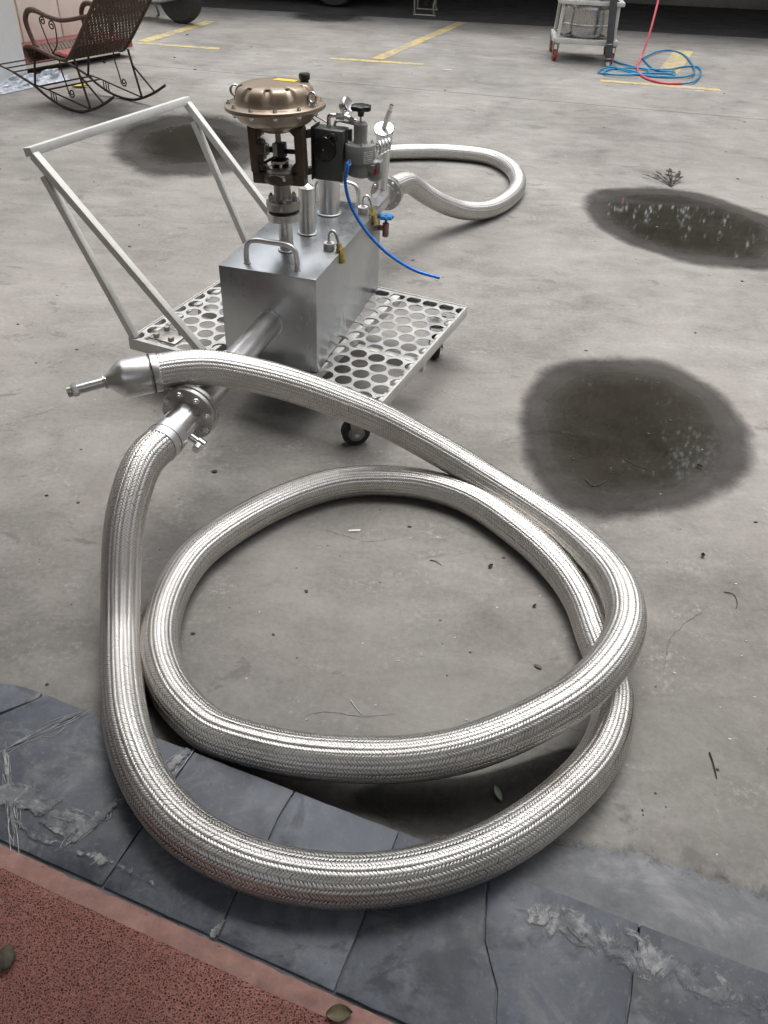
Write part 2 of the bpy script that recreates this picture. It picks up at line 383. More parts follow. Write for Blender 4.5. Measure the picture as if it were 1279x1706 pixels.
M['chip'] = simple('chip', (.62, .61, .58), .7, 0, .1)
M['grit'] = simple('grit', (.055, .05, .043), .85, 0, .4, 60)
M['bark'] = simple('bark', (.09, .07, .05), .9, 0, .35, 9, .8, 30)
m, t = newmat('foliage'); c = t.ramp(t.noise(t.pos(), 1.2, 4, .7), [(.3, (.028, .045, .014)), (.7, (.085, .115, .04))]); t.set(col=c, rough=.55); M['foliage'] = m
M['film'] = simple('film', (.55, .56, .57), .35, 0, .15, 40)
M['blue_film'] = simple('blue_film', (.42, .45, .50), .35, 0, .5, 30, dirt=.6, dirtcol=(.08,.10,.16))
M['roof_sheet'] = simple('roof_sheet', (.20, .21, .22), .5, .3, .15, 3)
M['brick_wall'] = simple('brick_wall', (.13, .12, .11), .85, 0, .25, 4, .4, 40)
M['facade'] = simple('facade', (.44, .42, .385), .8, 0, .15, 2, .3, 30)

# ================================================================== SETTING
UP = V(0, 0, 1)
# ground: one bed sheet to the horizon, concrete slabs laid on it with an open joint between
bed = MB().add([(-150,-150,-.012),(150,-150,-.012),(150,150,-.012),(-150,150,-.012)], [(0,1,2,3)]).build('ground', M['dark_base'], None, smooth=0)
tag(bed, 'weathered grey concrete yard floor', None, kind='structure')
j1, j2 = at(197, 105), at(1279, 200); jd = unit(j2-j1); jn = V(-jd[1], jd[0], 0)
ja, jb = j1-jd*70, j1+jd*70
def slab(pts):
    return MB().prism([V(p[0], p[1], -.010) for p in pts], (0, 0, .010)).build('concrete_slab', M['concrete'], bed, smooth=0)
g = .0045
slab([ja-jn*g, jb-jn*g, jb-jn*60, ja-jn*60])
slab([ja+jn*g, jb+jn*g, jb+jn*60, ja+jn*60])

# hairline cracks in the slab
for pts in ([(178, 776), (215, 752), (262, 748), (320, 750), (388, 743)], [(498, 1198), (540, 1186), (600, 1194), (660, 1190)], [(520, 880), (560, 888), (610, 902), (660, 896)], [(1180, 1010), (1120, 1060), (1105, 1120)], [(20, 700), (70, 688), (110, 672)], [(905, 1190), (960, 1216), (1000, 1220)], [(640, 720), (700, 742), (745, 748)]):
    P_ = spline([at(x, y, .0007) for x, y in pts], n=60); vs = []; fs = []
    for i, p_ in enumerate(P_):
        q_ = unit(P_[min(59, i+1)]-P_[max(0, i-1)]); n_ = V(-q_[1], q_[0], 0); jx = .004*mnoise.noise(Vector((p_[0]*55, p_[1]*55, 3))); w_ = .0009*(.35+abs(mnoise.noise(Vector((i*.4, p_[0]*9, 1)))))*math.sin(math.pi*(i+.5)/60)**.5
        vs += [p_+n_*(jx-w_), p_+n_*(jx+w_)]
    MB().add(vs, [(2*i, 2*i+2, 2*i+3, 2*i+1) for i in range(59)]).build('crack', M['grit'], bed, smooth=0)

# wet patches: irregular sheets, damp rim and standing water in the middle
def puddle(label, px, z=.0015, inner=(.0,), power=1.0, shift=(0, 0), wetmax=1.0):
    k_ = len(px); Q2 = []
    for a_ in range(k_):
        p0, p1, p2, p3 = (np.array(at(*px[(a_+d_) % k_], z)) for d_ in (-1, 0, 1, 2))
        for t_ in np.linspace(0, 1, 14, endpoint=False): Q2.append(.5*((2*p1) + (-p0+p2)*t_ + (2*p0-5*p1+4*p2-p3)*t_**2 + (-p0+3*p1-3*p2+p3)*t_**3))
    P = np.array(Q2 + Q2[:1])
    c = P.mean(0) + V(shift[0], shift[1], 0); K = 26; vs = []; wt = []; fs = []; n = len(P)
    for k in range(K+1):
        q = k/K
        for p in P:
            vs.append(c + (p-c)*q*1.05); wt.append((1-q**power)*wetmax)
    for k in range(K):
        for i in range(n-1): fs.append((k*n+i, k*n+i+1, (k+1)*n+i+1, (k+1)*n+i))
    me = bpy.data.meshes.new('puddle'); me.from_pydata([tuple(map(float, v)) for v in vs], [], fs); me.update()
    a = me.attributes.new('wet', 'FLOAT', 'POINT'); a.data.foreach_set('value', wt)
    o = link('puddle', me, M['wet']); tag(o, label, 'puddle', kind='structure'); return o
puddle('elongated dark puddle at the right edge with leaf reflections', [(970,340),(990,318),(1040,312),(1110,312),(1180,325),(1240,345),(1300,368),(1330,400),(1320,435),(1279,450),(1200,445),(1130,435),(1060,412),(1010,388),(980,362)], power=1.9)
puddle('large round puddle right of the hose loop', [(862,690),(875,650),(910,612),(960,597),(1040,594),(1110,600),(1160,625),(1215,665),(1250,720),(1258,765),(1230,810),(1170,840),(1100,855),(1020,866),(950,855),(895,810),(870,750)], power=1.7)
puddle('dark puddle behind the trolley handle', [(185,225),(240,196),(330,186),(400,200),(450,235),(440,270),(380,292),(300,298),(220,288),(180,255)], power=1.0, wetmax=1.0)
puddle('damp patch with painted hose shade between the two front hose runs', [(575,1330),(640,1296),(800,1286),(960,1240),(1030,1250),(990,1330),(880,1388),(760,1405),(690,1400),(610,1362)], z=.002, power=3.0, wetmax=.42)  # dark colour paints in the raised hose's shadow along with damp concrete
puddle('faint damp stain in front of the dark car', [(480,20),(540,14),(600,22),(620,34),(560,40),(490,34)], power=1.0, wetmax=.42)

# parking lines
def pline(a, b, wd):
    A, B = at(*a, .002), at(*b, .002); d = unit(B-A); n = V(-d[1], d[0], 0)*wd/2
    k = max(6, int(np.linalg.norm(B-A)/.08)); vs = []; fs = []
    for i in range(k+1):
        p = A+(B-A)*i/k; j = .006*np.array([mnoise.noise(Vector((i*.7, 3.1, a[0]*.1))), mnoise.noise(Vector((i*.7, 9.1, a[0]*.1)))])
        vs += [p-n*(1+j[0]*8), p+n*(1+j[1]*8)]
    for i in range(k): fs.append((2*i, 2*i+2, 2*i+3, 2*i+1))
    o = MB().add(vs, fs).build('parking_line', M['yellow_paint'], None, smooth=0); o['kind'] = 'structure'
pline((549, 97), (705, 107), .10); pline((628, 98), (770, 37), .12)
pline((222, 71), (365, 81), .10); pline((238, 69), (352, 35), .13)
pline((1000, 134), (1200, 150), .10); pline((1112, 121), (1140, 84), .2)

# ---------------- slate threshold in front of the door
ZS = .05
SO = at(0, 1128, ZS); SE = unit(V(.942, -.336, 0)); SM = V(SE[1], -SE[0], 0)      # along the edge, and towards the door
def sp(e, m_, z=ZS): p = SO + SE*e + SM*m_; return V(p[0], p[1], z)
def em(x, y, z=ZS): q = at(x, y, z)-SO; return float(q@SE), float(q@SM)
thr = MB().prism([sp(-2.5, .012, 0), sp(3.2, .012, 0), sp(3.2, .325, 0), sp(-2.5, .325, 0)], (0, 0, .0445)).build('slate_threshold', M['cement'], None, bevel=.002)
tag(thr, kind='structure')
def tile(poly, dz=0.0, tilt=0.0):
    pts = []
    # break the outline into short runs with a little chipping
    n = len(poly)
    for i in range(n):
        a, b = np.array(poly[i]), np.array(poly[(i+1) % n]); L = np.linalg.norm(b-a); k = max(1, int(L/.03))
        for j in range(k):
            p = a+(b-a)*j/k; ch = mnoise.noise(Vector((p[0]*23, p[1]*23, 5))) * .0022
            if j: nn = np.array([-(b-a)[1], (b-a)[0]])/L; p = p+nn*ch
            pts.append(p)
    o = MB().prism([sp(p[0], p[1], .0312) for p in pts], (0, 0, ZS-.0312+dz)).build('slate_tile', M['slate'], thr, bevel=.0018, seg=2)
    return o
D = .305; G = .0016
def quad(e0, e1, dz=0): tile([(e0+G, 0), (e1-G, 0), (e1-G, D), (e0+G, D)], dz)
quad(-1.79, -1.332); quad(-1.332, -.874, .001); quad(-.874, -.416)
cA, cB = em(145, 1185), em(10, 1245)
# left tile broken along a diagonal
tile([(-.416+G, 0), (-.06, 0), (.005, .012), (.0, D), (-.416+G, D)], .0)
tile([(.012, .016), (.05, .004), (.115, 0), (.118, .015), (.042, .11), (.008, .12)], .0025)
tile([(.125, 0), (.5-G, 0), (.5-G, D), (.10, D), (.014, D), (.014, .128), (.05, .118)], .0005)
e2 = em(490, 1318)[0]
tile([(.5+G, 0), (e2-.0008, 0), (e2-.004, .06), (e2+.001, .13), (e2-.006, .22), (e2, D), (.5+G, D)], .0)
tile([(e2+.0016, 0), (.958-G, 0), (.958-G, D), (e2+.003, D), (e2-.003, .22), (e2+.0042, .13), (e2-.001, .06)], -.0006)
c0, c1_ = em(808, 1490), em(825, 1706)
tile([(.958+G, 0), (c0[0]-.005, 0), (c0[0], .05), (c0[0]+.018, .13), (c0[0]+.06, .2), (c1_[0]-.002, .25), (c1_[0]+.03, D), (.958+G, D)], .001)
tile([(c0[0]+.0, 0), (1.416-G, 0), (1.416-G, D), (c1_[0]+.0335, D), (c1_[0]+.0015, .25), (c0[0]+.0635, .2), (c0[0]+.0215, .13), (c0[0]+.0035, .05)], .0)
quad(1.416, 1.874, .001); quad(1.874, 2.332)

# cement skirt sloping from the slate down to the yard on the right
def patch(name, mat, parent, fn, nu, nv, smooth=60, cover=None):
    vs = []; fs = []
    for i in range(nu+1):
        for j in range(nv+1): vs.append(fn(i/nu, j/nv))
    for i in range(nu):
        for j in range(nv): a = i*(nv+1)+j; fs.append((a, a+nv+1, a+nv+2, a+1))
    o = MB().add(vs, fs).build(name, mat, parent, smooth=smooth)
    if cover: o.data.attributes.new('cover', 'FLOAT', 'POINT').data.foreach_set('value', [cover(i/nu, j/nv) for i in range(nu+1) for j in range(nv+1)])
    return o
def skirt(a, b):
    e = .93 + a*1.9; wd = .06 + .16*min(1, a*4) + .03*mnoise.noise(Vector((e*4, 1, 0))) + .012*mnoise.noise(Vector((e*17, 1, 0)))
    z = (ZS-.004)*(1-b)**1.6 + .003*mnoise.noise(Vector((e*16, b*3, 2)))*(1-b) + .001
    z *= min(1, a*8+.05)
    return sp(e, .004-b*wd, max(z, -.004 if b > .97 else .0008) if b < .999 else -.004)
patch('cement_skirt', M['skirt'], thr, skirt, 150, 14, cover=lambda a, b: min(1, a*9)*min(1, (1-b)*2.2)*1.1 - .25)
# ragged line of old mortar smeared over the slate on the right
def mort(a, b):
    e = 1.10 + a*1.15; c = .045 + .045*a + .018*mnoise.noise(Vector((e*7, 4, 0))); wd = .06 + .02*abs(mnoise.noise(Vector((e*9, 8, 0))))
    y = c + (b-.5)*2*wd + .006*mnoise.noise(Vector((e*40, b*4, 1)))
    h = (1-(2*b-1)**2)**2*(.0008 + .001*mnoise.noise(Vector((e*50, b*9, 7))) + .0015*mnoise.noise(Vector((e*120, b*22, 7)))) * min(1, a*10)
    return sp(e, y, ZS + .0014 + max(h, 0) - (.02*max(0, -.004-y)))
patch('mortar', M['mortar'], thr, mort, 220, 16, cover=lambda a, b: min(1, a*7, (1-a)*7)*(1-abs(2*b-1)**1.3)*.64 - .10)
def mort2(a, b):
    e = -.1 + a*.60; c = .225 + .03*mnoise.noise(Vector((e*9, 2, 0))); wd = .06 + .03*mnoise.noise(Vector((e*11, 6, 0)))
    y = c + (b-.5)*2*wd + .006*mnoise.noise(Vector((e*40, b*4, 1)))
    h = (1-(2*b-1)**2)*(.001 + .002*mnoise.noise(Vector((e*34, b*6, 7))))
    return sp(e, y, ZS + .0035 + max(h, 0))
patch('mortar', M['mortar'], thr, mort2, 110, 12, cover=lambda a, b: min(1, a*5, (1-a)*5)*(1-abs(2*b-1)**1.5)*.75 - .16)
def streak(pxs, wd, k=.8):
    L_ = spline([at(x, y, ZS) for x, y in pxs], n=80)
    def fn(a, b):
        i = a*79; p = L_[int(i)]; q = unit(L_[min(79, int(i)+1)]-L_[max(0, int(i)-1)]); n_ = V(-q[1], q[0], 0)
        w_ = wd*(.6+.9*abs(mnoise.noise(Vector((a*6+wd*100, 3, 1)))))
        return p + n_*w_*(2*b-1) + UP*(.0042 + .001*(1-(2*b-1)**2)*(1+mnoise.noise(Vector((a*60, b*7, 2)))))
    patch('mortar', M['mortar'], thr, fn, 79, 8, cover=lambda a, b: min(1, a*9, (1-a)*9)*(1-abs(2*b-1)**1.4)*k - .08)
streak([(150, 1182), (80, 1212), (6, 1252)], .009, .85); streak([(6, 1240), (14, 1300), (26, 1402)], .008, .9)
streak([(322, 1246), (290, 1272), (258, 1312)], .022, .8); streak([(200, 1332), (160, 1368), (116, 1410)], .022, .8); streak([(24, 1330), (70, 1355), (135, 1375)], .010, .7)
streak([(376, 1530), (362, 1550), (350, 1566)], .014, .7); streak([(0, 1330), (60, 1395), (200, 1445), (300, 1500)], .02, .55)
# shredded white sealant fibres in the joints
def fibres(px0, px1, n, spread, seed, ln=.6):
    r = random.Random(seed); A, B = at(*px0, ZS), at(*px1, ZS); d = B-A; nn = unit(V(-d[1], d[0], 0)); mb = MB()
    for _ in range(n):
        t0 = r.uniform(-.08, 1-ln*.4); L = r.uniform(.25, 1)*ln; o = r.gauss(0, spread); k = r.gauss(0, spread*.7); cv = r.gauss(0, spread*1.3)
        pts = [A + d*(t0+L*q) + nn*(o + k*q + cv*math.sin(q*3.1)) + V(0, 0, .0012 + .0025*r.random()*math.sin(q*3.14)) for q in np.linspace(0, 1, 7)]
        mb.tube(pts, r.choice((.0002, .0003, .0005, .0007)), 4)
    return mb
fb = fibres((148, 1184), (8, 1250), 26, .004, 1)
for a in (((8, 1246), (24, 1400), 22, .004, 2), ((318, 1250), (262, 1300), 24, .007, 3, .8), ((198, 1335), (122, 1402), 34, .006, 4, .7), ((30, 1335), (130, 1370), 10, .005, 5)):
    q = fibres(*a); o = len(fb.v); fb.v += q.v; fb.f += [tuple(i+o for i in f) for f in q.f]
tag(fb.build('sealant_fibres', M['film'], thr), kind='stuff')

# door sill under the mat, then the red mat
sill = MB().prism([sp(-2.5, .3275, 0), sp(3.2, .3275, 0), sp(3.2, 1.8, 0), sp(-2.5, 1.8, 0)], (0, 0, .046)).build('door_sill', M['dark_base'], None, bevel=.002)
tag(sill, kind='structure')
mt = thing('door_mat', sp(.3, .6, .046), 'red coil mat with a pale flat border in the doorway', 'mat')
def edge(a, b):
    e = -2.0 + a*4.0; y0 = .312 + .003*mnoise.noise(Vector((e*3, 1, 3))) + .0022*mnoise.noise(Vector((e*26, 1, 3))) + .003*max(0, mnoise.noise(Vector((e*70, 1, 3))))
    y1 = .350 + .002*mnoise.noise(Vector((e*10, 5, 3)))
    z = [.0505, .056, .0585, .0595, .0597][int(round(b*4))]
    return sp(e, y0+(y1-y0)*b, z + .0008*mnoise.noise(Vector((e*30, b, 0))))
patch('border', M['mat_edge'], mt, edge, 500, 4)
def pile(a, b):
    e = -1.2 + a*2.4; y = .349 + b*.9; h = .0045*min(1, b*60)
    z = .0592 + h + .0022*mnoise.noise(Vector((e*150, y*150, 0)))*(b > 0) + .0012*mnoise.noise(Vector((e*330, y*330, 9)))*(b > 0)
    return sp(e, y, z)
patch('pile', M['mat'], mt, pile, 520, 190, smooth=80)
flk = MB()
rr = random.Random(5)
for _ in range(60):
    e = rr.uniform(-.1, 1.1); y = .322+rr.uniform(-.006, .012); s = rr.uniform(.001, .0035); z = .0535
    a = rr.uniform(0, 3); flk.prism([sp(e+s*1.6*math.cos(a+q)*rr.uniform(.6, 1), y+s*.5*math.sin(a+q)*rr.uniform(.6, 1), z+rr.uniform(0, .002)) for q in (0, 1.3, 2.6, 3.6, 5)], (0, 0, .0012))
tag(flk.build('torn_backing', M['mat_edge'], mt, smooth=0), kind='stuff')

# ---------------- house behind the camera (the yard is shaded by its front)
hb = thing('house', (0, -.9, 0), 'rendered house front with the open doorway behind the mat', 'building')
q0, q1 = sp(-7, 1.55, 0), sp(9, 1.55, 0)
def wallbox(name, e0, e1, z0, z1, mat, parent, m0=1.55, m1=1.8, bevel=0):
    return MB().prism([sp(e0, m0, z0), sp(e1, m0, z0), sp(e1, m1, z0), sp(e0, m1, z0)], (0, 0, z1-z0)).build(name, mat, parent, bevel=bevel)
wallbox('wall', -7, -.35, 0, 6.5, M['facade'], hb); wallbox('wall', 1.75, 9, 0, 6.5, M['facade'], hb); wallbox('wall', -.35, 1.75, 2.5, 8, M['facade'], hb)
wallbox('inner_wall', -2, 4, 0, 2.8, M['brick_wall'], hb, 4.5, 4.6)
wallbox('door_frame', -.35, -.28, 0, 2.49, M['cream'], hb, 1.53, 1.82); wallbox('door_frame', 1.68, 1.747, 0, 2.49, M['cream'], hb, 1.53, 1.82)
wallbox('added_shade_canopy', -4.5, 6.5, 2.55, 2.7, M['facade'], hb, -.85, 1.548)  # unseen overhang, added to block sky and darken the near ground

# ---------------- building on the left with the red carpeted step
LA = V(-2.56, 8.54, 0); LD = unit(V(.497, .868, 0)); LN = V(LD[1], -LD[0], 0)
def lp(s, n_, z): return LA + LD*s + LN*n_ + V(0, 0, z)
def lbox(name, s0, s1, n0, n1, z0, z1, mat, parent, bevel=0):
    return MB().prism([lp(s0, n0, z0), lp(s1, n0, z0), lp(s1, n1, z0), lp(s0, n1, z0)], (0, 0, z1-z0)).build(name, mat, parent, bevel=bevel)
bl = thing('side_building', LA, 'whitewashed building with cream door panels behind the rocking chair', 'building')
lbox('wall', -1.75, -.02, -4, -.45, .02, 6.2, M['plaster'], bl)
lbox('wall', -9, -1.35, -4.01, .16, 0, 6.3, M['plaster'], bl, .02)
for k in range(3): lbox('door_panel', -1.33+k*.44, -1.33+k*.44+.425, -.449, -.41, .165, 2.3, M['cream'], bl, .006)
lbox('door_frame', -1.345, -.03, -.446, -.40, 2.302, 2.4, M['cream'], bl, .004)
st = thing('carpeted_step', lp(-.7, -.2, 0), 'low step with red carpet top below the cream door panels', 'step')
lbox('base', -1.3, -.1, -.40, -.10, 0, .05, M['dark_base'], st)
lbox('tread', -1.34, -.002, -.42, 0, .05, .155, M['cream'], st, .006)
lbox('carpet', -1.338, -.03, -.405, .006, .1552, .166, M['carpet'], st, .004)
lbox('carpet_nosing', -1.338, -.03, .0008, .006, .085, .1552, M['carpet'], st)
# crumpled plastic film at the foot of the wall
def crumple(a, b):
    s = -2.35 + a*1.25; n_ = .17 + b*.26*(1-.3*a); x = mnoise.noise(Vector((s*9, b*5, 1))); y = mnoise.noise(Vector((s*22, b*11, 4)))
    return lp(s + .03*y, n_ + .03*x, max(.004, .05*(1-b)*(1+x) + .035*abs(y)*(1-abs(2*b-1))))
cf = patch('plastic_film', M['blue_film'], None, crumple, 60, 22, smooth=20)
tag(cf, 'crumpled bluish plastic film at the foot of the white wall', 'plastic film')

# ---------------- carport, back wall and trees at the far end of the yard
cf_ = MB().add([(-9, 12.2, .003), (12, 11.3, .003), (12, 19, .003), (-9, 19, .003)], [(0, 1, 2, 3)]).build('carport_floor', M['dark_floor'], None, smooth=0); tag(cf_, kind='structure')  # flat darker sheet laid over the far end of the yard
cp = thing('carport', (2, 15, 0), 'low dark carport roof on steel posts across the far end', 'carport')
MB().prism([V(-9, 12.0, 1.98), V(14, 11.0, 1.98), V(14, 18.5, 2.2), V(-9, 18.5, 2.2)], (0, 0, .05)).build('roof', M['roof_sheet'], cp)
for x in (-8, -4.6, 5.6, 9.5): MB().box((x, 12.9-.04*x, 1.0), (.1, .1, 2.0)).build('post', M['roof_sheet'], cp, .004)
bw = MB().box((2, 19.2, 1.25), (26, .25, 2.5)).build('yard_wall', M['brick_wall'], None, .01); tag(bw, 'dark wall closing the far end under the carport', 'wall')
kb = MB().box((5.2, 14.6, .07), (4.4, .22, .14)).build('kerb', M['concrete'], None, .015); tag(kb, 'low concrete kerb in the dark at the top right', 'kerb')

def tree(x, y, h, rad, seed, label):
    r = random.Random(seed); t_ = thing('tree', (x, y, 0), label, 'tree', 'trees beyond the carport')
    tr = MB(); pts = [V(x + .12*mnoise.noise(Vector((k*.6, seed, 0)))*k, y + .12*mnoise.noise(Vector((k*.6, seed, 9)))*k, h*.62*k/8) for k in range(9)]
    tr.tube(pts, np.linspace(.2, .07, 9), 10); top = pts[-1]; cl = []
    for k in range(16):
        b0 = pts[r.randint(3, 8)]; a = r.uniform(0, 6.28); L = r.uniform(.5, 1)*rad; e = b0 + V(math.cos(a)*L, math.sin(a)*L, r.uniform(.2, 1)*h*.33)
        tr.tube([b0, (b0+e)/2 + V(0, 0, .15), e], [.06, .04, .015], 6); cl += [e, (b0+e)/2, b0*.3+e*.7 + V(r.gauss(0,.4), r.gauss(0,.4), r.gauss(0,.4))]
    tr.build('trunk', M['bark'], t_)
    R = np.random.default_rng(seed); n = 11000 if y < 22 else 26000; ci = R.integers(0, len(cl), n); C = np.array(cl)[ci] + R.normal(0, rad*.23, (n, 3))*[1, 1, .9]
    A = R.normal(size=(n, 3)); A /= np.linalg.norm(A, axis=1)[:, None]; B = R.normal(size=(n, 3)); B -= A*(A*B).sum(1)[:, None]; B /= np.linalg.norm(B, axis=1)[:, None]
    s = R.uniform(.06, .16, (n, 1)); vs = np.stack([C-A*s, C+B*s*.45, C+A*s, C-B*s*.45], 1).reshape(-1, 3); fs = np.arange(n*4).reshape(n, 4)
    me = bpy.data.meshes.new('crown'); me.from_pydata(vs.tolist(), [], fs.tolist()); me.update()
    tag(link('crown', me, M['foliage'], t_), kind='stuff')
for i, (x, y, h, rad) in enumerate([(-5.5, 20.8, 10, 2.8), (-1.2, 21, 12, 3), (3.0, 20.8, 13, 3.2), (6.8, 21, 13.5, 3.4), (10.6, 20.8, 13, 3.2), (1.0, 23.5, 20, 4.0), (5.2, 23.5, 23, 4.4), (10, 24, 23, 4.4)]):
    tree(x, y, h, rad, 31+i, ('leafy green tree beyond the far wall, ' + ('far left of the front row', 'second from the left in the front row', 'third from the left in the front row', 'fourth from the left in the front row', 'rightmost of the front row', 'leftmost of the tall back row', 'middle of the tall back row', 'rightmost of the tall back row')[i]))

# unseen side wall, added on the right to darken reflections and nearby ground
sw = MB().box((8.2, 5.0, 2.9), (.3, 15.5, 5.8)).build('yard_wall', M['facade'], None, .02); tag(sw, 'unseen tall rendered wall added on the right to darken the yard', 'wall')

# ================================================================== TROLLEY
DU = V(math.cos(-.3911), math.sin(-.3911), 0); DV = V(-DU[1], DU[0], 0); DC = V(-.3144, 2.6865, 0); DW, DL, DZ = .9457, .8108, .2
UP = V(0, 0, 1)
def dp(a, b, z): return DC + DU*a + DV*b + UP*z
tro = thing('trolley', DC, 'white metal platform trolley with perforated deck and tall push handle', 'trolley')
# perforated deck: staggered round holes cut through a real plate
def deck_plate():
    cu = bpy.data.curves.new('deck_tmp', 'CURVE'); cu.dimensions = '2D'; cu.fill_mode = 'BOTH'; cu.extrude = .0009
    def poly(pts):
        s = cu.splines.new('POLY'); s.points.add(len(pts)-1); s.use_cyclic_u = True
        for q, p in zip(s.points, pts): q.co = (p[0], p[1], 0, 1)
    W, H = DW/2-.002, DL/2-.002
    poly([(-W, -H), (W, -H), (W, H), (-W, H)])
    pit, r = .067, .0285; row = .0615; lim = (W-.006, H-.018); j = 0; y = -lim[1]+.012
    while y < lim[1]+.004:
        x = -W + (.5 if j % 2 else 0)*pit + .004
        while x < W+.02:
            pts = [(x+r*math.cos(t), y+r*math.sin(t)) for t in np.linspace(0, 2*math.pi, 24, endpoint=False)]
            pts = [(min(max(a, -lim[0]), lim[0]), min(max(b, -lim[1]), lim[1])) for a, b in pts]
            out = [p for i, p in enumerate(pts) if math.dist(p, pts[i-1]) > 1e-5]
            w_ = max(p[0] for p in out)-min(p[0] for p in out) if out else 0; h_ = max(p[1] for p in out)-min(p[1] for p in out) if out else 0
            if w_ > .012 and h_ > .012: poly(out)
            x += pit
        y += row; j += 1
    ob = bpy.data.objects.new('deck_tmp', cu); COL.objects.link(ob)
    me = bpy.data.meshes.new_from_object(ob.evaluated_get(bpy.context.evaluated_depsgraph_get()))
    bpy.data.objects.remove(ob); bpy.data.curves.remove(cu)
    rot = np.array([[DU[0], DV[0]], [DU[1], DV[1]]])
    for v_ in me.vertices:
        p = rot @ np.array([v_.co.x, v_.co.y]); v_.co = (DC[0]+p[0], DC[1]+p[1], DZ-.0012+v_.co.z)
    me.materials.clear(); me.name = 'deck'
    return me
link('deck', deck_plate(), M['deck_paint'], tro)
W2, H2 = DW/2, DL/2
for (a, b) in (((-W2, -H2), (W2, -H2)), ((W2, -H2), (W2, H2)), ((W2, H2), (-W2, H2)), ((-W2, H2), (-W2, -H2))):
    p, q = dp(*a, DZ-.018), dp(*b, DZ-.018); d = unit(q-p)
    MB().bar(p-d*.002, q+d*.002, .004, .042).build('edge_rail', M['white_metal'], tro, .001)
    n = V(-d[1], d[0], 0); MB().bar(p+n*.017+d*.02-UP*.004, q+n*.017-d*.02-UP*.004, .026, .004).build('edge_flange', M['white_metal'], tro)
for a in (-.19, .19): MB().bar(dp(a, -H2+.006, DZ-.022), dp(a, H2-.006, DZ-.022), .03, .034).build('cross_beam', M['white_metal'], tro, .002)
MB().bar(dp(-W2+.006, 0, DZ-.06), dp(W2-.006, 0, DZ-.06), .03, .034).build('cross_beam', M['white_metal'], tro, .002)
def caster(a, b, yaw):
    o = dp(a, b, 0); f_ = V(math.cos(yaw), math.sin(yaw), 0); s_ = V(-f_[1], f_[0], 0); R = .047; hub = o + UP*(R+.001)
    fk = MB(); fk.box(o+UP*(DZ-.046), (.075, .062, .006), (f_, s_, UP)); fk.cyl(o+UP*(DZ-.062), o+UP*(DZ-.048), .026, n=20)
    for s in (-1, 1): fk.prism([hub+s_*s*.024+f_*.014-UP*.012, hub+s_*s*.024-f_*.014-UP*.012, o+s_*s*.024-f_*.03+UP*(DZ-.062), o+s_*s*.024+f_*.03+UP*(DZ-.062)], s_*s*.0035)
    fk.box(o+UP*(DZ-.064), (.06, .055, .005), (f_, s_, UP))
    c = fk.build('caster_fork', M['cast_steel'], tro)
    wh = MB().lathe(hub-s_*.019, s_, [(.03, 0), (.043, .001), (R, .006), (R, .032), (.043, .037), (.03, .038)], 28).build('caster_wheel', M['rubber'], c)
    MB().cyl(hub-s_*.021, hub+s_*.021, .029, n=20, ch=.003).build('hub', M['grey_cast'], c); MB().cyl(hub-s_*.031, hub+s_*.031, .007, n=10).build('axle', M['bolt'], c)
caster(.371, -.355, .25); caster(.385, .335, 1.5); caster(-.40, -.335, .9); caster(-.385, .335, 2.0)
# handle: a leaning frame braced on both sides
T1, T2 = dp(-.73, -.405, .771), dp(-.73, .405, .771)
MB().bar(T1-DV*.014, T2+DV*.014, .032, .026, up=unit(V(0,0,1)+DU*-.2)).build('handle_bar', M['white_metal'], tro, .0025)
for s in (-1, 1):
    T = dp(-.73, s*.405, .771); f1 = dp(-.458, s*.392, DZ); f2 = dp(-.165, s*.392, DZ)
    d1 = unit(f1-T); d2 = unit(f2-T)
    MB().bar(T+d2*.012, f2, .026, .026, up=DV).build('handle_leg', M['white_metal'], tro, .0025)
    MB().bar(T+d1*.075, f1, .024, .024, up=DV).build('handle_brace', M['white_metal'], tro, .0025)
MB().box(dp(-.36, -.33, DZ+.004), (.11, .09, .006), (DU, DV, UP)).build('caster_plate', M['cast_steel'], tro, .001)
for a, b in ((-.33, -.30), (-.39, -.36), (-.33, -.36), (-.39, -.30)): MB().hexa(dp(a, b, DZ+.007), UP, .011, .012).build('bolt', M['cast_steel'], tro)

# ================================================================== TANK
TU = V(math.cos(-.2412), math.sin(-.2412), 0); TV = V(-TU[1], TU[0], 0); TC = V(-.308, 2.7025, 0); TW, TL, TZ0, TZ1 = .3192, .7223, .2022, .519
def tp(a, b, z): return TC + TU*a + TV*b + UP*z
tank = thing('metal_tank', tp(0, 0, TZ0), 'rectangular brushed sheet metal box standing on the trolley deck', 'tank')
MB().box(tp(0, 0, (TZ0+TZ1)/2), (TW, TL, TZ1-TZ0), (TU, TV, UP)).build('box_body', M['sheet'], tank, .0022)
ring = lambda c, r: MB().ring(c, c+UP*.006, r+.007, r-.001, 36, .002)
PZ = .353
def flange(name, parent, c, ax, r, th, mat, rin=0, bolts=8, br=None, both=True, hole=.0):
    o = MB().lathe(c-ax*th/2, ax, [(r-.002, 0), (r, .002), (r, th-.002), (r-.002, th)], 48).build(name, mat, parent)
    return o
def bolts(parent, c, ax, rb, n, size, h, name='bolt', mat='bolt', phase=.2):
    a, b, c_ = frame(ax); me = None
    for i in range(n):
        t = 2*math.pi*i/n+phase; p = c + a*rb*math.cos(t) + b*rb*math.sin(t)
        MB().hexa(p, ax, size, h).cyl(p, p+unit(ax)*h*1.6, size*.5, n=8).build(name, M[mat], parent)
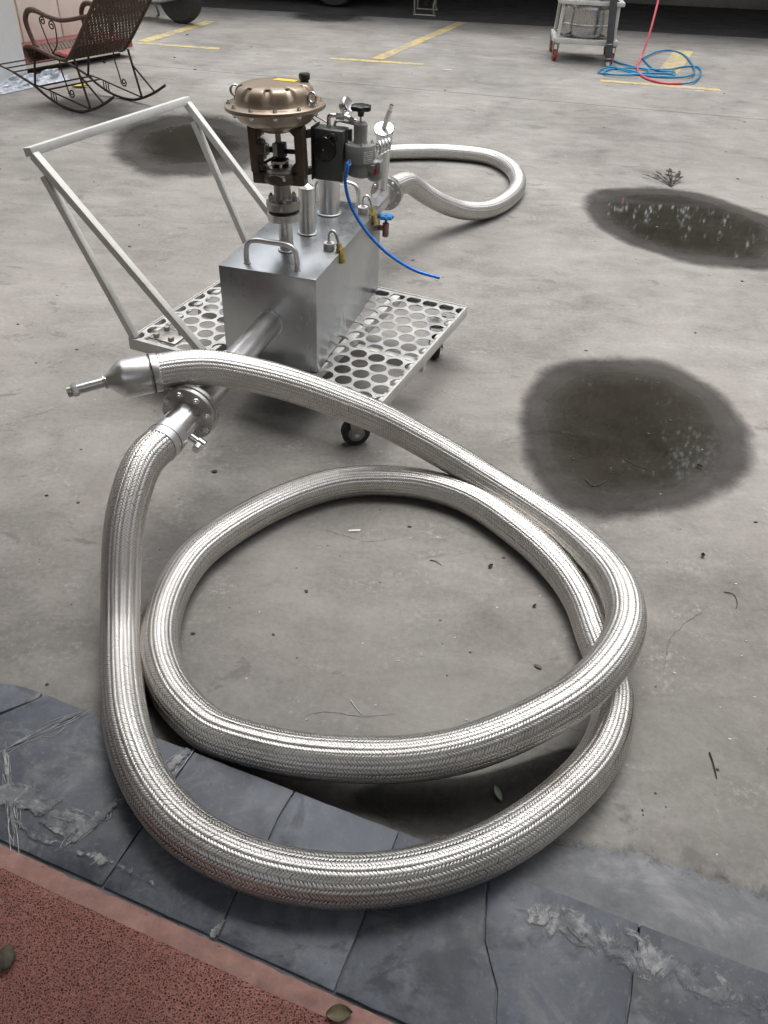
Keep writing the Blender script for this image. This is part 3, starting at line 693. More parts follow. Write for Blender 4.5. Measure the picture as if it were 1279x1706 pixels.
# front outlet pipe to the hose flange
F0 = tp(.003, -TL/2, PZ)
MB().cyl(F0+TV*.004, F0-TV*.545, .039, n=40).build('outlet_pipe', M['steel'], tank)
MB().ring(F0-TV*.0005, F0-TV*.004, .043, .0385, 40, .001).build('weld_ring', M['steel'], tank)
f1 = flange('pipe_flange', tank, F0-TV*.553, -TV, .074, .016, M['flange'])
bolts(f1, F0-TV*.545, TV, .061, 8, .0085, .008)
MB().cyl(F0-TV*.561, F0-TV*.5635, .071, n=40).build('gasket', M['gasket'], tank)
# rear outlet pipe
B0 = tp(.003, TL/2, PZ); RL = .655
MB().cyl(B0-TV*.004, B0+TV*RL, .039, n=40).build('outlet_pipe', M['steel'], tank)
f2 = flange('pipe_flange', tank, B0+TV*(RL+.008), TV, .072, .016, M['flange']); bolts(f2, B0+TV*RL, -TV, .058, 8, .008, .008)
MB().ring(B0+TV*(RL-.006), B0+TV*(RL-.0005), .045, .0385, 36).build('weld_ring', M['bolt'], tank)
# vent nozzle with capped head on the rear pipe
N0 = B0 + TV*.60 + UP*.03; nz = MB().lathe(N0, UP, [(.018, 0), (.020, .05), (.03, .20), (.031, .205)], 28).build('vent_nozzle', M['steel'], tank)
hd = unit(UP*.86 - TV*.45 + TU*.05); hc = N0 + UP*.205
MB().lathe(hc-hd*.004, hd, [(.03, 0), (.036, .004), (.036, .05), (.041, .052), (.042, .066), (.040, .070)], 36).build('nozzle_cap', M['steel_bright'], nz)
MB().cyl(hc+hd*.066, hc+hd*.066 + unit(UP*.95+TU*.33-TV*.1)*.075, .011, n=18).cyl(hc+hd*.066 + unit(UP*.95+TU*.33-TV*.1)*.072, hc+hd*.066 + unit(UP*.95+TU*.33-TV*.1)*.1, .009, n=6).build('rod', M['steel_bright'], nz)
# two plain standpipes
for name, a, b, r, z1 in (('standpipe', .002, 0.0, .0275, .672), ('standpipe', .006, .216, .038, .655)):
    c = tp(a, b, TZ1); o = MB().cyl(c-UP*.002, tp(a, b, z1), r, n=40, ch=.0015).build(name, M['steel'], tank); ring(c+UP*.0003, r).build('weld_ring', M['steel'], o)
    MB().lathe(tp(a, b, z1-.0005), UP, [(r-.003, 0), (r-.006, .004), (r*.35, .010), (.006, .012), (.006, .024), (.004, .026)], 32).build('cap', M['steel_bright'], o)
# lifting handles
for b in (-.315, .33):
    pts = spline([tp(-.084, b, TZ1-.002), tp(-.084, b, TZ1+.035), tp(-.076, b, TZ1+.064), tp(-.05, b, TZ1+.076), tp(0, b, TZ1+.077), tp(.05, b, TZ1+.076), tp(.074, b, TZ1+.064), tp(.082, b, TZ1+.035), tp(.082, b, TZ1-.002)], n=60)
    h_ = MB().tube(pts, .0085, 14).build('lifting_handle', M['steel'], tank)
    for a in (-.084, .082): MB().torus(tp(a, b, TZ1+.002), UP, .0098, .002, 18, 6).build('weld_ring', M['steel'], h_)
# sample taps: white bushing, bent tube, brass end
for b, k in ((-.112, 1.0), (.268, 1.0)):
    c = tp(.117, b, TZ1); o = MB().lathe(c+UP*.0003, UP, [(.0185, 0), (.0185, .019), (.017, .021), (.009, .021), (.008, .012)], 28).build('bushing', M['white_plastic'], tank)
    pts = spline([c+UP*.004, c+UP*.035, c+UP*.052+TU*.003, c+UP*.060+TU*.012, c+UP*.055+TU*.021, c+UP*.03+TU*.032-TV*.004, c+UP*.012+TU*.038-TV*.006], n=34)
    MB().tube(pts, .0055, 12).build('bent_tube', M['steel_bright'], o)
    e = pts[-1]; dd = unit(pts[-1]-pts[-3])
    MB().cyl(e-dd*.014, e+dd*.004, .009, n=16).cyl(e+dd*.036, e+dd*.05, .0095, n=8).hexa(e-dd*.0, dd, .0145, .019).cyl(e+dd*.018, e+dd*.037, .0115, n=18).build('brass_tip', M['brass'], o)
# drain valve with blue handwheel on the far right side
dv = MB().cyl(tp(.155, .345, .445), tp(.185, .345, .445), .010, n=14).cyl(tp(.185, .345, .415), tp(.185, .345, .466), .012, n=16, ch=.002).build('drain_valve', M['copper_red'], tank)
MB().lathe(tp(.185, .345, .480), UP, [(.006, 0), (.024, .002), (.027, .008), (.023, .014), (.006, .012)], 36, lambda r, z, t: (r*(1+.12*math.cos(8*t)*(r > .02)), z)).cyl(tp(.185, .345, .46), tp(.185, .345, .494), .005, n=10).build('handwheel', M['blue_paint'], dv)

# ================================================================== CONTROL VALVE
va = tp(-.006, -.171, TZ1); VX = unit(UP*1.0 - TU*.045)          # leans a touch to the left, as photographed
VU = unit(TU - VX*(TU@VX)); VV = np.cross(VX, VU)
def vp(a, b, z): return va + VU*a + VV*b + VX*(z-TZ1)
cv = thing('control_valve', va, 'bronze diaphragm control valve with yoke rising from the metal box', 'valve')
st_ = MB().cyl(vp(0,0,TZ1-.002), vp(0,0,.622), .0225, n=36).build('stem_pipe', M['steel'], cv); ring(va+UP*.0003, .0225).build('weld_ring', M['steel'], st_)
MB().lathe(vp(0,0,.618), VX, [(.05, 0), (.053, .002), (.053, .024), (.05, .026)], 44).build('lower_flange', M['flange'], cv)
MB().cyl(vp(0,0,.644), vp(0,0,.652), .048, n=40).build('gasket', M['gasket'], cv)
uf = MB().lathe(vp(0,0,.652), VX, [(.05, 0), (.053, .003), (.053, .024), (.048, .028), (.030, .030), (.027, .034), (.0255, .075), (.031, .083), (.043, .087), (.044, .12), (.040, .124), (.03, .126)], 44).build('bonnet', M['cast_steel'], cv)
bolts(uf, vp(0,0,.680), VX, .041, 6, .009, .010, mat='cast_steel')
# name plate ring
MB().box(vp(.006, -.0445, .755), (.052, .003, .017), (VU, VV, VX)).build('name_plate', M['bolt'], uf, .001)
# yoke: cast C frame, two arms joined at the foot
yk = MB()
for s, x in ((-1, -.076), (1, .070)):
    yk.box(vp(x, 0, .826), (.028, .040, .135), (VU, VV, VX))
    yk.box(vp(x-s*.017, .0, .744), (.056, .038, .034), (VU, VV, VX))
    yk.prism([vp(x-s*.012, -.012, .80), vp(x-s*.012, -.012, .762), vp(x-s*.045, -.012, .762)], VV*.024)
    yk.prism([vp(x-s*.012, -.014, .892), vp(x-s*.012, -.014, .862), vp(x-s*.045, -.014, .892)], VV*.028)
yk.lathe(vp(0,0,.731), VX, [(.044, 0), (.052, .006), (.052, .024), (.038, .040), (.028, .044)], 36)
yk.build('yoke', M['bronze_dark'], cv, .0045, 2)
for z in (.87, .84, .80, .775): MB().cyl(vp(-.058, -.016, z), vp(-.058, .016, z), .011, n=18, ch=.002).build('yoke_boss', M['bronze_dark'], cv)
MB().box(vp(-.052, -.006, .826), (.03, .026, .03), (VU, VV, VX)).build('travel_stop', M['bronze_dark'], cv, .002)
MB().box(vp(-.034, -.012, .825), (.004, .03, .03), (VU, VV, VX)).build('travel_scale', M['cast_steel'], cv)
# stem and coupling
MB().cyl(vp(0,0,.77), vp(0,0,.90), .0085, n=18).build('stem', M['cast_steel'], cv)
cb = MB().box(vp(.004, -.004, .826), (.036, .032, .040), (VU, VV, VX)).build('coupling', M['black_metal'], cv, .003)
MB().box(vp(-.004, -.0215, .828), (.014, .004, .034), (VU, VV, VX)).build('coupling_plate', M['cast_steel'], cb, .001)
MB().bar(vp(.02, -.006, .823), vp(.078, -.004, .823), .006, .013, up=VX).build('feedback_arm', M['black_metal'], cv, .001)
MB().bar(vp(-.012, -.018, .806), vp(-.042, -.03, .790), .010, .007, up=VX).build('pointer', M['black_metal'], cv, .002)
MB().bar(vp(-.03, -.0, .824), vp(-.014, -.0, .824), .012, .016, up=VX).build('coupling_lug', M['black_metal'], cv, .001)
gl = MB().lathe(vp(0,0,.772), VX, [(.026, 0), (.026, .006), (.018, .008), (.018, .016), (.027, .018), (.027, .026), (.014, .032), (.011, .040)], 28).build('gland', M['black_metal'], cv)
MB().ring(vp(0,0,.789), vp(0,0,.7965), .028, .026, 28).build('gland_band', M['flange'], gl); bolts(gl, vp(0,0,.776), VX, .0215, 4, .005, .014)
# actuator
ND = 10
def dent(r, z, t):
    q = math.cos(ND*t+.5); d = min(1, max(0, (q-.45)/.3)) if .03 < z < .056 and r > .092 else 0
    k = {.034: .0035, .043: .0105, .05: .0125, .0545: .0095}.get(round(z, 4), 0)
    return (r - k*d, z - (.0035*d if z > .052 else .001*d))
AZ = .947
lid = MB().lathe(vp(0,0,AZ), VX, [(.147, 0), (.147, .0045), (.145, .006), (.121, .007), (.1165, .011), (.1145, .022), (.1135, .034), (.111, .043), (.106, .050), (.0985, .0545), (.090, .0565), (.06, .0575), (.02, .058), (1e-7, .058)], 160, dent).build('diaphragm_cover', M['bronze'], cv, smooth=50)
low = MB().lathe(vp(0,0,AZ-.0008), -VX, [(.147, 0), (.147, .0045), (.145, .006), (.124, .007), (.119, .011), (.1145, .026), (.105, .038), (.092, .046), (.075, .052), (.058, .056), (.048, .062), (.044, .068), (.03, .07)], 72, lambda r, z, t: (r*(1+(.018*math.cos(ND*t) if .012 < z < .05 else 0)), z)).build('diaphragm_case', M['bronze'], cv, smooth=50)
a_, b_, _ = frame(VX)
for i in range(12):
    t = 2*math.pi*i/12+.13; p = a_*.134*math.cos(t)+b_*.134*math.sin(t)
    MB().hexa(vp(0,0,AZ+.006)+p, VX, .0068, .006).cyl(vp(0,0,AZ+.011)+p, vp(0,0,AZ+.016)+p, .004, n=8).build('bolt', M['bolt'], lid)
    MB().hexa(vp(0,0,AZ-.007)+p, -VX, .0068, .007).cyl(vp(0,0,AZ-.013)+p, vp(0,0,AZ-.018)+p, .004, n=8).build('nut', M['bolt'], low)
for ax_, ay_ in ((-.128, .012), (.126, -.03)):
    c = vp(ax_, ay_, AZ+.03); e = MB().torus(c, unit(VV*.9+VU*.3*(1 if ax_ > 0 else -1)), .0135, .0036, 28, 10).build('eye_bolt', M['flange'], cv)
    MB().cyl(vp(ax_, ay_, AZ+.006), vp(ax_, ay_, AZ+.017), .0075, .006, n=14).build('eye_shank', M['flange'], e)
MB().prism([vp(-.016, .034, AZ+.0582), vp(.056, .020, AZ+.0582), vp(.060, .044, AZ+.0582), vp(-.010, .060, AZ+.0582)], VX*.0006).build('yellow_label', M['yellow_sticker'], cv)
MB().lathe(vp(.078, .044, AZ+.054), VX, [(.012, 0), (.012, .006), (.0155, .008), (.0165, .020), (.014, .024)], 28, lambda r, z, t: (r*(1+.02*math.cos(14*t)*(z > .007)), z)).build('breather_cap', M['black_plastic'], cv)
# positioner with its bracket and round dial
po = MB().box(tp(.122, -.10, .812), (.092, .062, .146), (TU, TV, UP)).build('positioner', M['olive_case'], cv, .004, 3)
MB().box(tp(.073, -.105, .815), (.0055, .07, .150), (TU, TV, UP)).build('positioner_bracket', M['black_metal'], cv, .001)
for z in (.87, .765): MB().bar(tp(.055, -.150, z), tp(.074, -.12, z), .02, .02).build('bracket_arm', M['black_metal'], cv, .002)
MB().lathe(tp(.112, -.132, .832), -TV, [(.036, 0), (.036, .010), (.034, .013), (.012, .014), (.006, .016)], 40).build('dial', M['black_plastic'], po)
MB().cyl(tp(.112, -.1478, .832), tp(.112, -.1492, .832), .0022, n=10).build('dial_screw', M['bolt'], po)
MB().tube(spline([tp(.112, -.136, .842), tp(.128, -.139, .868), tp(.142, -.136, .872), tp(.147, -.134, .858)], n=16), .006, 8).build('dial_lever', M['black_plastic'], po)
# regulator and filter beside the positioner
rg = MB(); C0 = (.213, -.10)
rg.lathe(tp(*C0, .80), UP, [(.030, -.004), (.045, 0), (.046, .004), (.046, .046), (.044, .050), (.022, .052), (.0205, .056), (.0205, .104), (.016, .109)], 40)
rg = rg.build('regulator', M['grey_cast'], cv)
MB().lathe(tp(*C0, .752), UP, [(.018, 0), (.036, .008), (.040, .03), (.036, .046), (.028, .050)], 32).lathe(tp(.258, -.095, .790), -UP, [(.015, -.02), (.024, -.014), (.027, 0), (.026, .03), (.018, .042)], 28).box(tp(.24, -.10, .788), (.05, .05, .022), (TU, TV, UP)).build('regulator_base', M['grey_cast'], rg, .002)
MB().box(tp(.277, -.105, .792), (.012, .036, .034), (TU, TV, UP)).build('drain_block', M['grey_cast'], rg, .002)
MB().box(tp(.2675, -.124, .780), (.008, .0016, .018), (TU, TV, UP)).build('red_mark', M['red_print'], rg)
bolts(rg, tp(*C0, .850), UP, .036, 4, .006, .006)
MB().cyl(tp(*C0, .90), tp(*C0, .935), .0035, n=10).build('adjusting_screw', M['bolt'], rg)
MB().lathe(tp(*C0, .925), UP, [(.009, 0), (.010, .010), (.012, .014), (.027, .016), (.030, .020), (.029, .028), (.020, .031), (.006, .031)], 48, lambda r, z, t: (r*(1+.11*math.cos(6*t)*(r > .018)), z)).build('knob', M['black_plastic'], rg)
# rating plate with small print lines
pa = math.radians(-62)
pl_pts = []
def cylpatch(c, r, a0, a1, z0, z1, n=8):
    vs = []; fs = []
    for i in range(n+1):
        a = a0+(a1-a0)*i/n; d = TU*math.cos(a)+TV*math.sin(a)
        vs += [c+d*r+UP*z0, c+d*r+UP*z1]
    for i in range(n): fs.append((2*i, 2*i+2, 2*i+3, 2*i+1))
    return vs, fs
pc = tp(*C0, 0)
plt = MB().add(*cylpatch(pc, .0464, -1.05, -.38, .804, .838)).build('rating_plate', M['label_print'], rg)
for i, z in enumerate((.834, .829, .823, .818, .812, .807)):
    mbp = MB()
    for k in range(7):
        a0 = -1.0+k*.088; mbp.add(*cylpatch(pc, .0467, a0, a0+.075*(.5+.5*((i*7+k*3) % 5)/4), z-.0015, z+.0012, 2))
    mbp.build('print_line', M['ink'], plt)
# pipework, gauge
MB().cyl(tp(.165, -.10, .83), tp(.175, -.10, .83), .008, n=14).build('nipple', M['bolt'], rg)
MB().tube(spline([tp(.112, -.095, .88), tp(.112, -.095, .908), tp(.115, -.095, .915), tp(.125, -.095, .917), tp(.16, -.09, .917), tp(.195, -.088, .905)], n=30), .0065, 12).build('air_pipe', M['steel_bright'], po)
MB().cyl(tp(.135, -.094, .917), tp(.16, -.090, .917), .0105, n=6).cyl(tp(.175, -.089, .913), tp(.187, -.088, .908), .009, n=6).build('pipe_nut', M['bolt'], po)
MB().tube(spline([tp(.125, -.08, .886), tp(.13, -.08, .898), tp(.15, -.08, .9), tp(.2, -.085, .897)], n=20), .0045, 10).build('air_pipe', M['steel_bright'], po)
MB().tube(spline([tp(.07, -.09, .893), tp(.03, -.06, .91), tp(.10, -.085, .895), tp(.115, -.085, .884)], n=24), .0022, 8).build('thin_line', M['cast_steel'], po)
MB().box(tp(.176, -.085, .865), (.012, .012, .034), (TU, TV, UP)).build('fitting_block', M['olive_case'], po, .001)
ga = MB().lathe(tp(.150, -.045, .935), unit(TV*-.2+UP*.35+TU*.6), [(.012, -.012), (.022, -.010), (.024, 0), (.024, .010), (.020, .013), (.016, .011)], 30).cyl(tp(.146, -.06, .912), tp(.150, -.048, .93), .007, n=12).build('gauge', M['steel_bright'], cv)
for k in range(4): MB().torus(tp(.262+k*.007, -.07+.01*k, .835+.002*k), unit(TU*.8+TV*.5), .019-.001*k, .0042, 26, 8).build('coil_ring', M['steel_bright'], rg)
# blue air tube hanging from the regulator with a free end
def onv(px, py, b):
    d = C_F + C_R*(px-639.5)/FPX - C_U*(py-853)/FPX; o = V(0,0,CAM_H); P = TC+TV*b; return o + d*(((P-o)@TV)/(d@TV))
bt = spline([tp(.196, -.144, .806), tp(.190, -.162, .803), onv(580, 275, -.17), onv(575, 300, -.172), onv(580, 330, -.17), onv(594, 362, -.168), onv(617, 394, -.165), onv(648, 424, -.162), onv(690, 450, -.16), onv(732, 463, -.16)], n=90)
bo = thing('air_tube', bt[0], 'bright blue plastic air tube hanging from the regulator', 'tube')
MB().tube(bt, .005, 12).build('tube', M['blue_tube'], bo); MB().cyl(tp(.196, -.137, .807), tp(.1935, -.150, .8055), .0075, n=14, ch=.001).build('push_fitting', M['bolt'], bo)
MB().cyl(bt[-1]-unit(bt[-1]-bt[-2])*.001, bt[-1]+unit(bt[-1]-bt[-2])*.0004, .003, n=10).build('bore', M['ink'], bo)

# ================================================================== BRAIDED HOSES
HR = .0468
def braid(path, R, parent, rows=28, pitch=.0068, slant=.0088):
    d = np.r_[0, np.cumsum(np.linalg.norm(np.diff(path, axis=0), axis=1))]; L = d[-1]
    T = np.gradient(path, axis=0); T /= np.linalg.norm(T, axis=1)[:, None]
    N = np.zeros_like(T); N[0] = frame(T[0])[0]
    for i in range(1, len(T)):
        q = N[i-1]-T[i]*(N[i-1]@T[i]); N[i] = q/np.linalg.norm(q)
    av = np.array([-1, -.5, 0, .5, 1]); bv = np.array([-1, 0, 1.]); shape = np.array([.18, .92, 1, .92, .18])
    nj = int((L-.012)/pitch); hθ = math.pi/rows
    k = np.arange(rows)[:, None, None, None]; j = np.arange(nj)[None, :, None, None]; a = av[None, None, :, None]; b = bv[None, None, None, :]; sh = shape[None, None, :, None]
    sg = np.where(k % 2 == 0, 1., -1.); jit = RNG.normal(0, .00025, (rows, nj, 1, 1))
    s = .006 + (j + .5*(k % 2))*pitch + sg*a*slant/2 + b*pitch*.46*sh + jit
    th = 2*math.pi*(k+.5)/rows + a*hθ*1.22 + 0*b + .0*s
    lift = RNG.normal(0, .00018, (rows, nj, 1, 1))
    ph = RNG.uniform(0, 6.28, (rows, 1, 1, 1)); fr = RNG.uniform(3, 9, (rows, 1, 1, 1)); sj = j*pitch
    rowl = .00035*np.sin(ph + sj*fr) + .0003*np.sin(2.3*ph + sj*21); tlt = .00055*np.sin(1.7*ph + sj*fr*.7)
    r = R + (.0016*(1-a**2) - .0008*b**2*sh - .0010) + lift + rowl + tlt*a + 0*th
    s, th, r = np.broadcast_arrays(s, th, r); s = np.clip(s, 0, L)
    sf = s.ravel(); Pn = np.stack([np.interp(sf, d, path[:, i]) for i in range(3)], 1); Tn = np.stack([np.interp(sf, d, T[:, i]) for i in range(3)], 1); Nn = np.stack([np.interp(sf, d, N[:, i]) for i in range(3)], 1)
    Bn = np.cross(Tn, Nn); c, si = np.cos(th).ravel()[:, None], np.sin(th).ravel()[:, None]
    co = Pn + (Nn*c + Bn*si)*r.ravel()[:, None]
    nl = rows*nj; base = np.arange(nl)[:, None, None]*15; ii = np.arange(4)[None, :, None]*3; jj = np.arange(2)[None, None, :]
    q0 = base+ii+jj; quads = np.stack([q0, q0+3, q0+4, q0+1], -1).reshape(-1, 4)
    flip = (np.arange(nl)//nj % 2 == 0)
    me = bpy.data.meshes.new('braid'); me.vertices.add(len(co)); me.vertices.foreach_set('co', co.ravel().astype(np.float32))
    nq = len(quads); me.loops.add(nq*4); me.loops.foreach_set('vertex_index', quads.ravel().astype(np.int32))
    me.polygons.add(nq); me.polygons.foreach_set('loop_start', (np.arange(nq)*4).astype(np.int32)); me.update(calc_edges=True)
    uvl = me.uv_layers.new(name='UVMap'); ab = np.stack(np.broadcast_arrays(np.broadcast_to(b, (1,1,5,3)), np.broadcast_to(a, (1,1,5,3))), -1).reshape(15, 2)*.5+.5
    uvl.data.foreach_set('uv', ab[quads.ravel() % 15].ravel().astype(np.float32))
    me.shade_smooth()
    o = link('braid', me, M['braid'], parent); o['kind'] = 'stuff'; return o
def hose(name, label, pts, end_cap=True):
    path = spline(pts, step=.004)
    for _ in range(60): path[1:-1] = .5*path[1:-1] + .25*(path[:-2]+path[2:])
    h = thing(name, path[0], label, 'hose', 'braided metal hoses')
    MB().tube(path[::4], HR-.0022, 26).build('inner_tube', M['hose_core'], h)
    braid(path, HR, h); return h, path
def cuff(h, p, ax, L, r, mat='steel'):
    o = MB().lathe(p, ax, [(r-.001, 0), (r, .0012), (r, L-.0012), (r-.001, L)], 44).build('cuff', M[mat], h)
    MB().torus(p+unit(ax)*L*.55, ax, r-.0002, .0012, 44, 6).build('seam', M['gasket'], o); return o
def end_fitting(h, p, ax, rod=.105, up=None):
    "reducer cap closing the hose end with a capped rod"
    ax = unit(ax); k = MB().lathe(p-ax*.012, ax, [(.0495, 0), (.0505, .002), (.0505, .018), (.0485, .020), (.0482, .023), (.0505, .025), (.051, .03), (.051, .088), (.048, .100), (.036, .114), (.022, .128), (.0195, .134), (.0175, .136)], 48).build('end_cap', M['steel'], h)
    MB().torus(p+ax*.0085, ax, .0505, .0014, 48, 6).build('seam', M['gasket'], k)
    q = p+ax*.122; d2 = unit(ax + V(0, 0, -.10) if up is None else up)
    r_ = MB().cyl(q, q+d2*rod*.72, .0135, n=24).torus(q+d2*.006, d2, .0165, .003, 24, 6).build('rod', M['steel'], k)
    MB().hexa(q+d2*rod*.70, d2, .0165, .016).ring(q+d2*(rod*.70+.016), q+d2*(rod*.70+.027), .0145, .008, 20).build('nut', M['flange'], k)
    MB().cyl(q+d2*(rod*.70+.015), q+d2*(rod*.70+.022), .0085, n=14).build('bore', M['gasket'], k)
C0h = F0 - TV*.725
P1 = [C0h+TV*.02, C0h]
for x, y, z in [(243,762,.349),(225,800,.319),(210,855,.263),(203,910,.201),(201,985,.116),(201,1060,.058),(203,1140,.066),(213,1220,.098),(243,1302,.0985),(303,1378,.0985),(390,1430,.0985),(485,1459,.0985),(600,1468,.0985),(720,1450,.0985),(835,1404,.092),(935,1332,.070),(1000,1258,.052),(1023,1180,.0480),(1012,1115,.0480),(992,1061,.0480),(970,1003,.0480),(934,950,.0480),(876,895,.0480),(795,838,.0480),(720,810,.0480),(647,801,.0480),(565,805,.0480),(484,829,.0480),(403,869,.0480),(331,921,.0480),(291,975,.0480),(269,1034,.0480),(266,1091,.0480),(286,1152,.0480),(331,1203,.0480),(374,1228,.053),(484,1256,.062),(606,1266,.078),(700,1262,.095),(790,1243,.115),(880,1206,.135),(965,1155,.150),(1020,1095,.155),(1043,1040,.153),(1036,990,.142),(1008,945,.122),(952,893,.092),(887,847,.072),(825,808,.082),(762,769,.12),(702,734,.172),(632,697,.24),(561,668,.31),(491,643,.37),(420,624,.415),(350,612,.442),(300,614,.447),(258,621,.445)]:
    P1.append(at(x, y, z))
hs1, path1 = hose('braided_hose', 'long silver braided metal hose coiled in front, its capped end resting on the pipe', P1)
a0 = -TV
hf = MB().lathe(F0-TV*.564, -TV, [(.072, 0), (.074, .002), (.074, .014), (.072, .016), (.046, .017), (.0425, .019), (.0425, .02)], 48).build('hose_flange', M['flange'], hs1)
bolts(hf, F0-TV*.580, -TV, .061, 8, .0085, .008)
MB().cyl(F0-TV*.578, F0-TV*.690, .0425, n=44).build('pipe_end', M['steel_bright'], hs1)
cuff(hs1, F0-TV*.672, -TV, .064, .0475)
pg = F0-TV*.64; sd_ = unit(TU*.85-UP*.55)
pv = MB().cyl(pg+sd_*.038, pg+sd_*.062, .011, n=18).lathe(pg+sd_*.060, sd_, [(.012, 0), (.0155, .002), (.0155, .022), (.012, .025)], 24).build('pump_out_port', M['steel_bright'], hs1)
MB().cyl(pg+sd_*.073, pg+sd_*.073-TV*.03, .011, n=18, ch=.002).build('port_cap', M['steel_bright'], pv)
end_fitting(hs1, path1[-1], path1[-1]-path1[-6])
C1h = B0 + TV*(RL+.075)
P2 = [C1h-TV*.01, C1h+TV*.01]
for x, y, z in [(678,304,.326),(697,316,.265),(719,330,.201),(743,342,.143),(769,350,.095),(795,352,.064),(817,348,.0480),(839,337,.0480),(856,322,.0480),(863,306,.0480),(858,288,.0480),(843,274,.0480),(822,264,.0480),(795,258,.0480),(765,255,.0480),(730,253,.0480),(686,253,.0480),(650,254,.0480),(620,256,.0480)]:
    P2.append(at(x, y, z))
hs2, path2 = hose('braided_hose', 'silver braided metal hose looping on the floor behind the metal box', P2)
hf = MB().lathe(B0+TV*(RL+.0165), TV, [(.070, 0), (.072, .002), (.072, .014), (.070, .016), (.046, .017)], 48).build('hose_flange', M['flange'], hs2); bolts(hf, B0+TV*(RL+.032), TV, .058, 8, .008, .008)
cuff(hs2, B0+TV*(RL+.033), TV, .06, .0475)
end_fitting(hs2, path2[-1], path2[-1]-path2[-6], .06)

# ================================================================== ROCKING CHAIR
CH0 = at(127, 187); CL = unit(V(.497, .868, 0)); CF = V(-CL[1], CL[0], 0); CWD = .51
def chp(f, l, z): return CH0 + CF*f + CL*l + UP*z
ch = thing('rocking_chair', chp(0, .25, 0), 'brown wicker rocking chair with wrought iron scroll frame', 'chair')
def spiral(f, z, r0, turns, a0, l, dirn=1, n=40):
    return [chp(f + (r0*(1-.78*q))*math.cos(a0+dirn*turns*6.283*q), l, z + (r0*(1-.78*q))*math.sin(a0+dirn*turns*6.283*q)) for q in np.linspace(0, 1, n)]
for l in (0, CWD):
    rk = spline([chp(f, l, z+.010) for f, z in ((.62, .175), (.42, .115), (.31, .062), (.18, .018), (.05, 0), (-.07, .004), (-.18, .035), (-.30, .085), (-.42, .15))], n=60)
    o = MB().tube(rk, .0095, 10).build('rocker', M['rust_iron'], ch)
    MB().tube(spline([chp(.41, l, .128), chp(.28, l, .115), chp(.1, l, .085), (chp(-.15, l, .045))], n=20), .006, 8).build('rocker_rail', M['rust_iron'], ch)
    for k in (.19, .215, .24): MB().tube([chp(k, l, .10), chp(k, l, .032)], .0045, 8).build('spindle', M['rust_iron'], ch)
    MB().tube([chp(.35, l, .29), chp(.40, l, .125)], .0085, 8).build('leg', M['rust_iron'], ch)
    MB().tube([chp(-.08, l, .36), chp(-.16, l, .045)], .0085, 8).build('leg', M['rust_iron'], ch)
    MB().tube([chp(-.115, l, .25), chp(-.31, l, .095)], .007, 8).build('brace', M['rust_iron'], ch)
    sc1 = [chp(.08, l, .33), chp(.075, l, .26), chp(.055, l, .19), chp(.045, l, .14)]
    MB().tube(np.vstack([spline(sc1, n=14), np.array(spiral(.012, .125, .032, 1.5, 0.35, l, -1))]), .005, 8).build('scroll', M['rust_iron'], ch)
    arm = spline([chp(f, l, z) for f, z in ((-.29, .635), (-.13, .60), (-.01, .583), (.11, .592), (.24, .617), (.31, .608), (.35, .565), (.355, .52), (.325, .43), (.30, .385))], n=60)
    MB().tube(arm, np.interp(np.linspace(0, 1, 60), [0, .5, .7, 1], [.013, .015, .019, .014]), 10).build('armrest', M['wicker'], ch)
    MB().tube(np.vstack([spline([chp(.13, l, .365), chp(.17, l, .45), chp(.205, l, .55)], n=12), np.array(spiral(.178, .56, .028, 1.4, 0.0, l, 1))]), .0045, 8).build('scroll', M['rust_iron'], ch)
    MB().tube(np.vstack([spline([chp(.13, l, .365), chp(.07, l, .43), chp(.055, l, .52)], n=12), np.array(spiral(.09, .54, .034, 1.4, 3.2, l, -1))]), .0045, 8).build('scroll', M['rust_iron'], ch)
for f, z in ((.35, .125), (.26, .115)): MB().tube([chp(f, 0, z), chp(f, CWD, z)], .006, 8).build('cross_bar', M['rust_iron'], ch)
for f, z in ((.62, .185), (.70, .20), (.78, .215)): MB().tube([chp(f, 0, z), chp(f, CWD, z)], .005, 8).build('footrest_bar', M['rust_iron'], ch)
for l in (0, CWD): MB().tube([chp(.62, l, .185), chp(.79, l, .216)], .006, 8).build('footrest_side', M['rust_iron'], ch)
MB().tube(np.vstack([np.array(spiral(-.09, .31, .02, 1.2, 0, CWD*.5, 1))]), .004, 8).build('scroll', M['rust_iron'], ch)
# seat and back: one curved sheet woven of separate slats
prof = spline([chp(f, 0, z) for f, z in ((.37, .285), (.415, .335), (.405, .375), (.33, .385), (.22, .365), (.12, .345), (.03, .337), (-.03, .352), (-.085, .40), (-.15, .465), (-.28, .605), (-.40, .735), (-.52, .865), (-.58, .93), (-.63, .955))], n=150)
nsl = 34
for k in range(nsl):
    l0 = -.012 + (CWD+.024)*k/nsl; wl = (CWD+.024)/nsl; P = prof + CL*(l0+wl/2)
    if k % 11 == 10: wl *= .8
    T = np.gradient(P, axis=0); T /= np.linalg.norm(T, axis=1)[:, None]; Nn = np.cross(T, CL); vs = []; fs = []
    wob = .0022*np.sin(np.arange(150)*1.1 + (k % 2)*math.pi)[:, None]
    for sgn, off in ((-1, 0), (1, 0), (1, -.006), (-1, -.006)): pass
    Q = P + Nn*wob; w_ = CL*wl*.54
    ring_ = [Q-w_, Q+Nn*.004, Q+w_, Q-Nn*.004]
    for i in range(150): vs += [ring_[0][i], ring_[1][i], ring_[2][i], ring_[3][i]]
    for i in range(149):
        for j in range(4): fs.append((4*i+j, 4*i+(j+1) % 4, 4*i+4+(j+1) % 4, 4*i+4+j))
    MB().add(vs, fs).build('wicker_slat', M['wicker'], ch, smooth=60)
cu_ = []
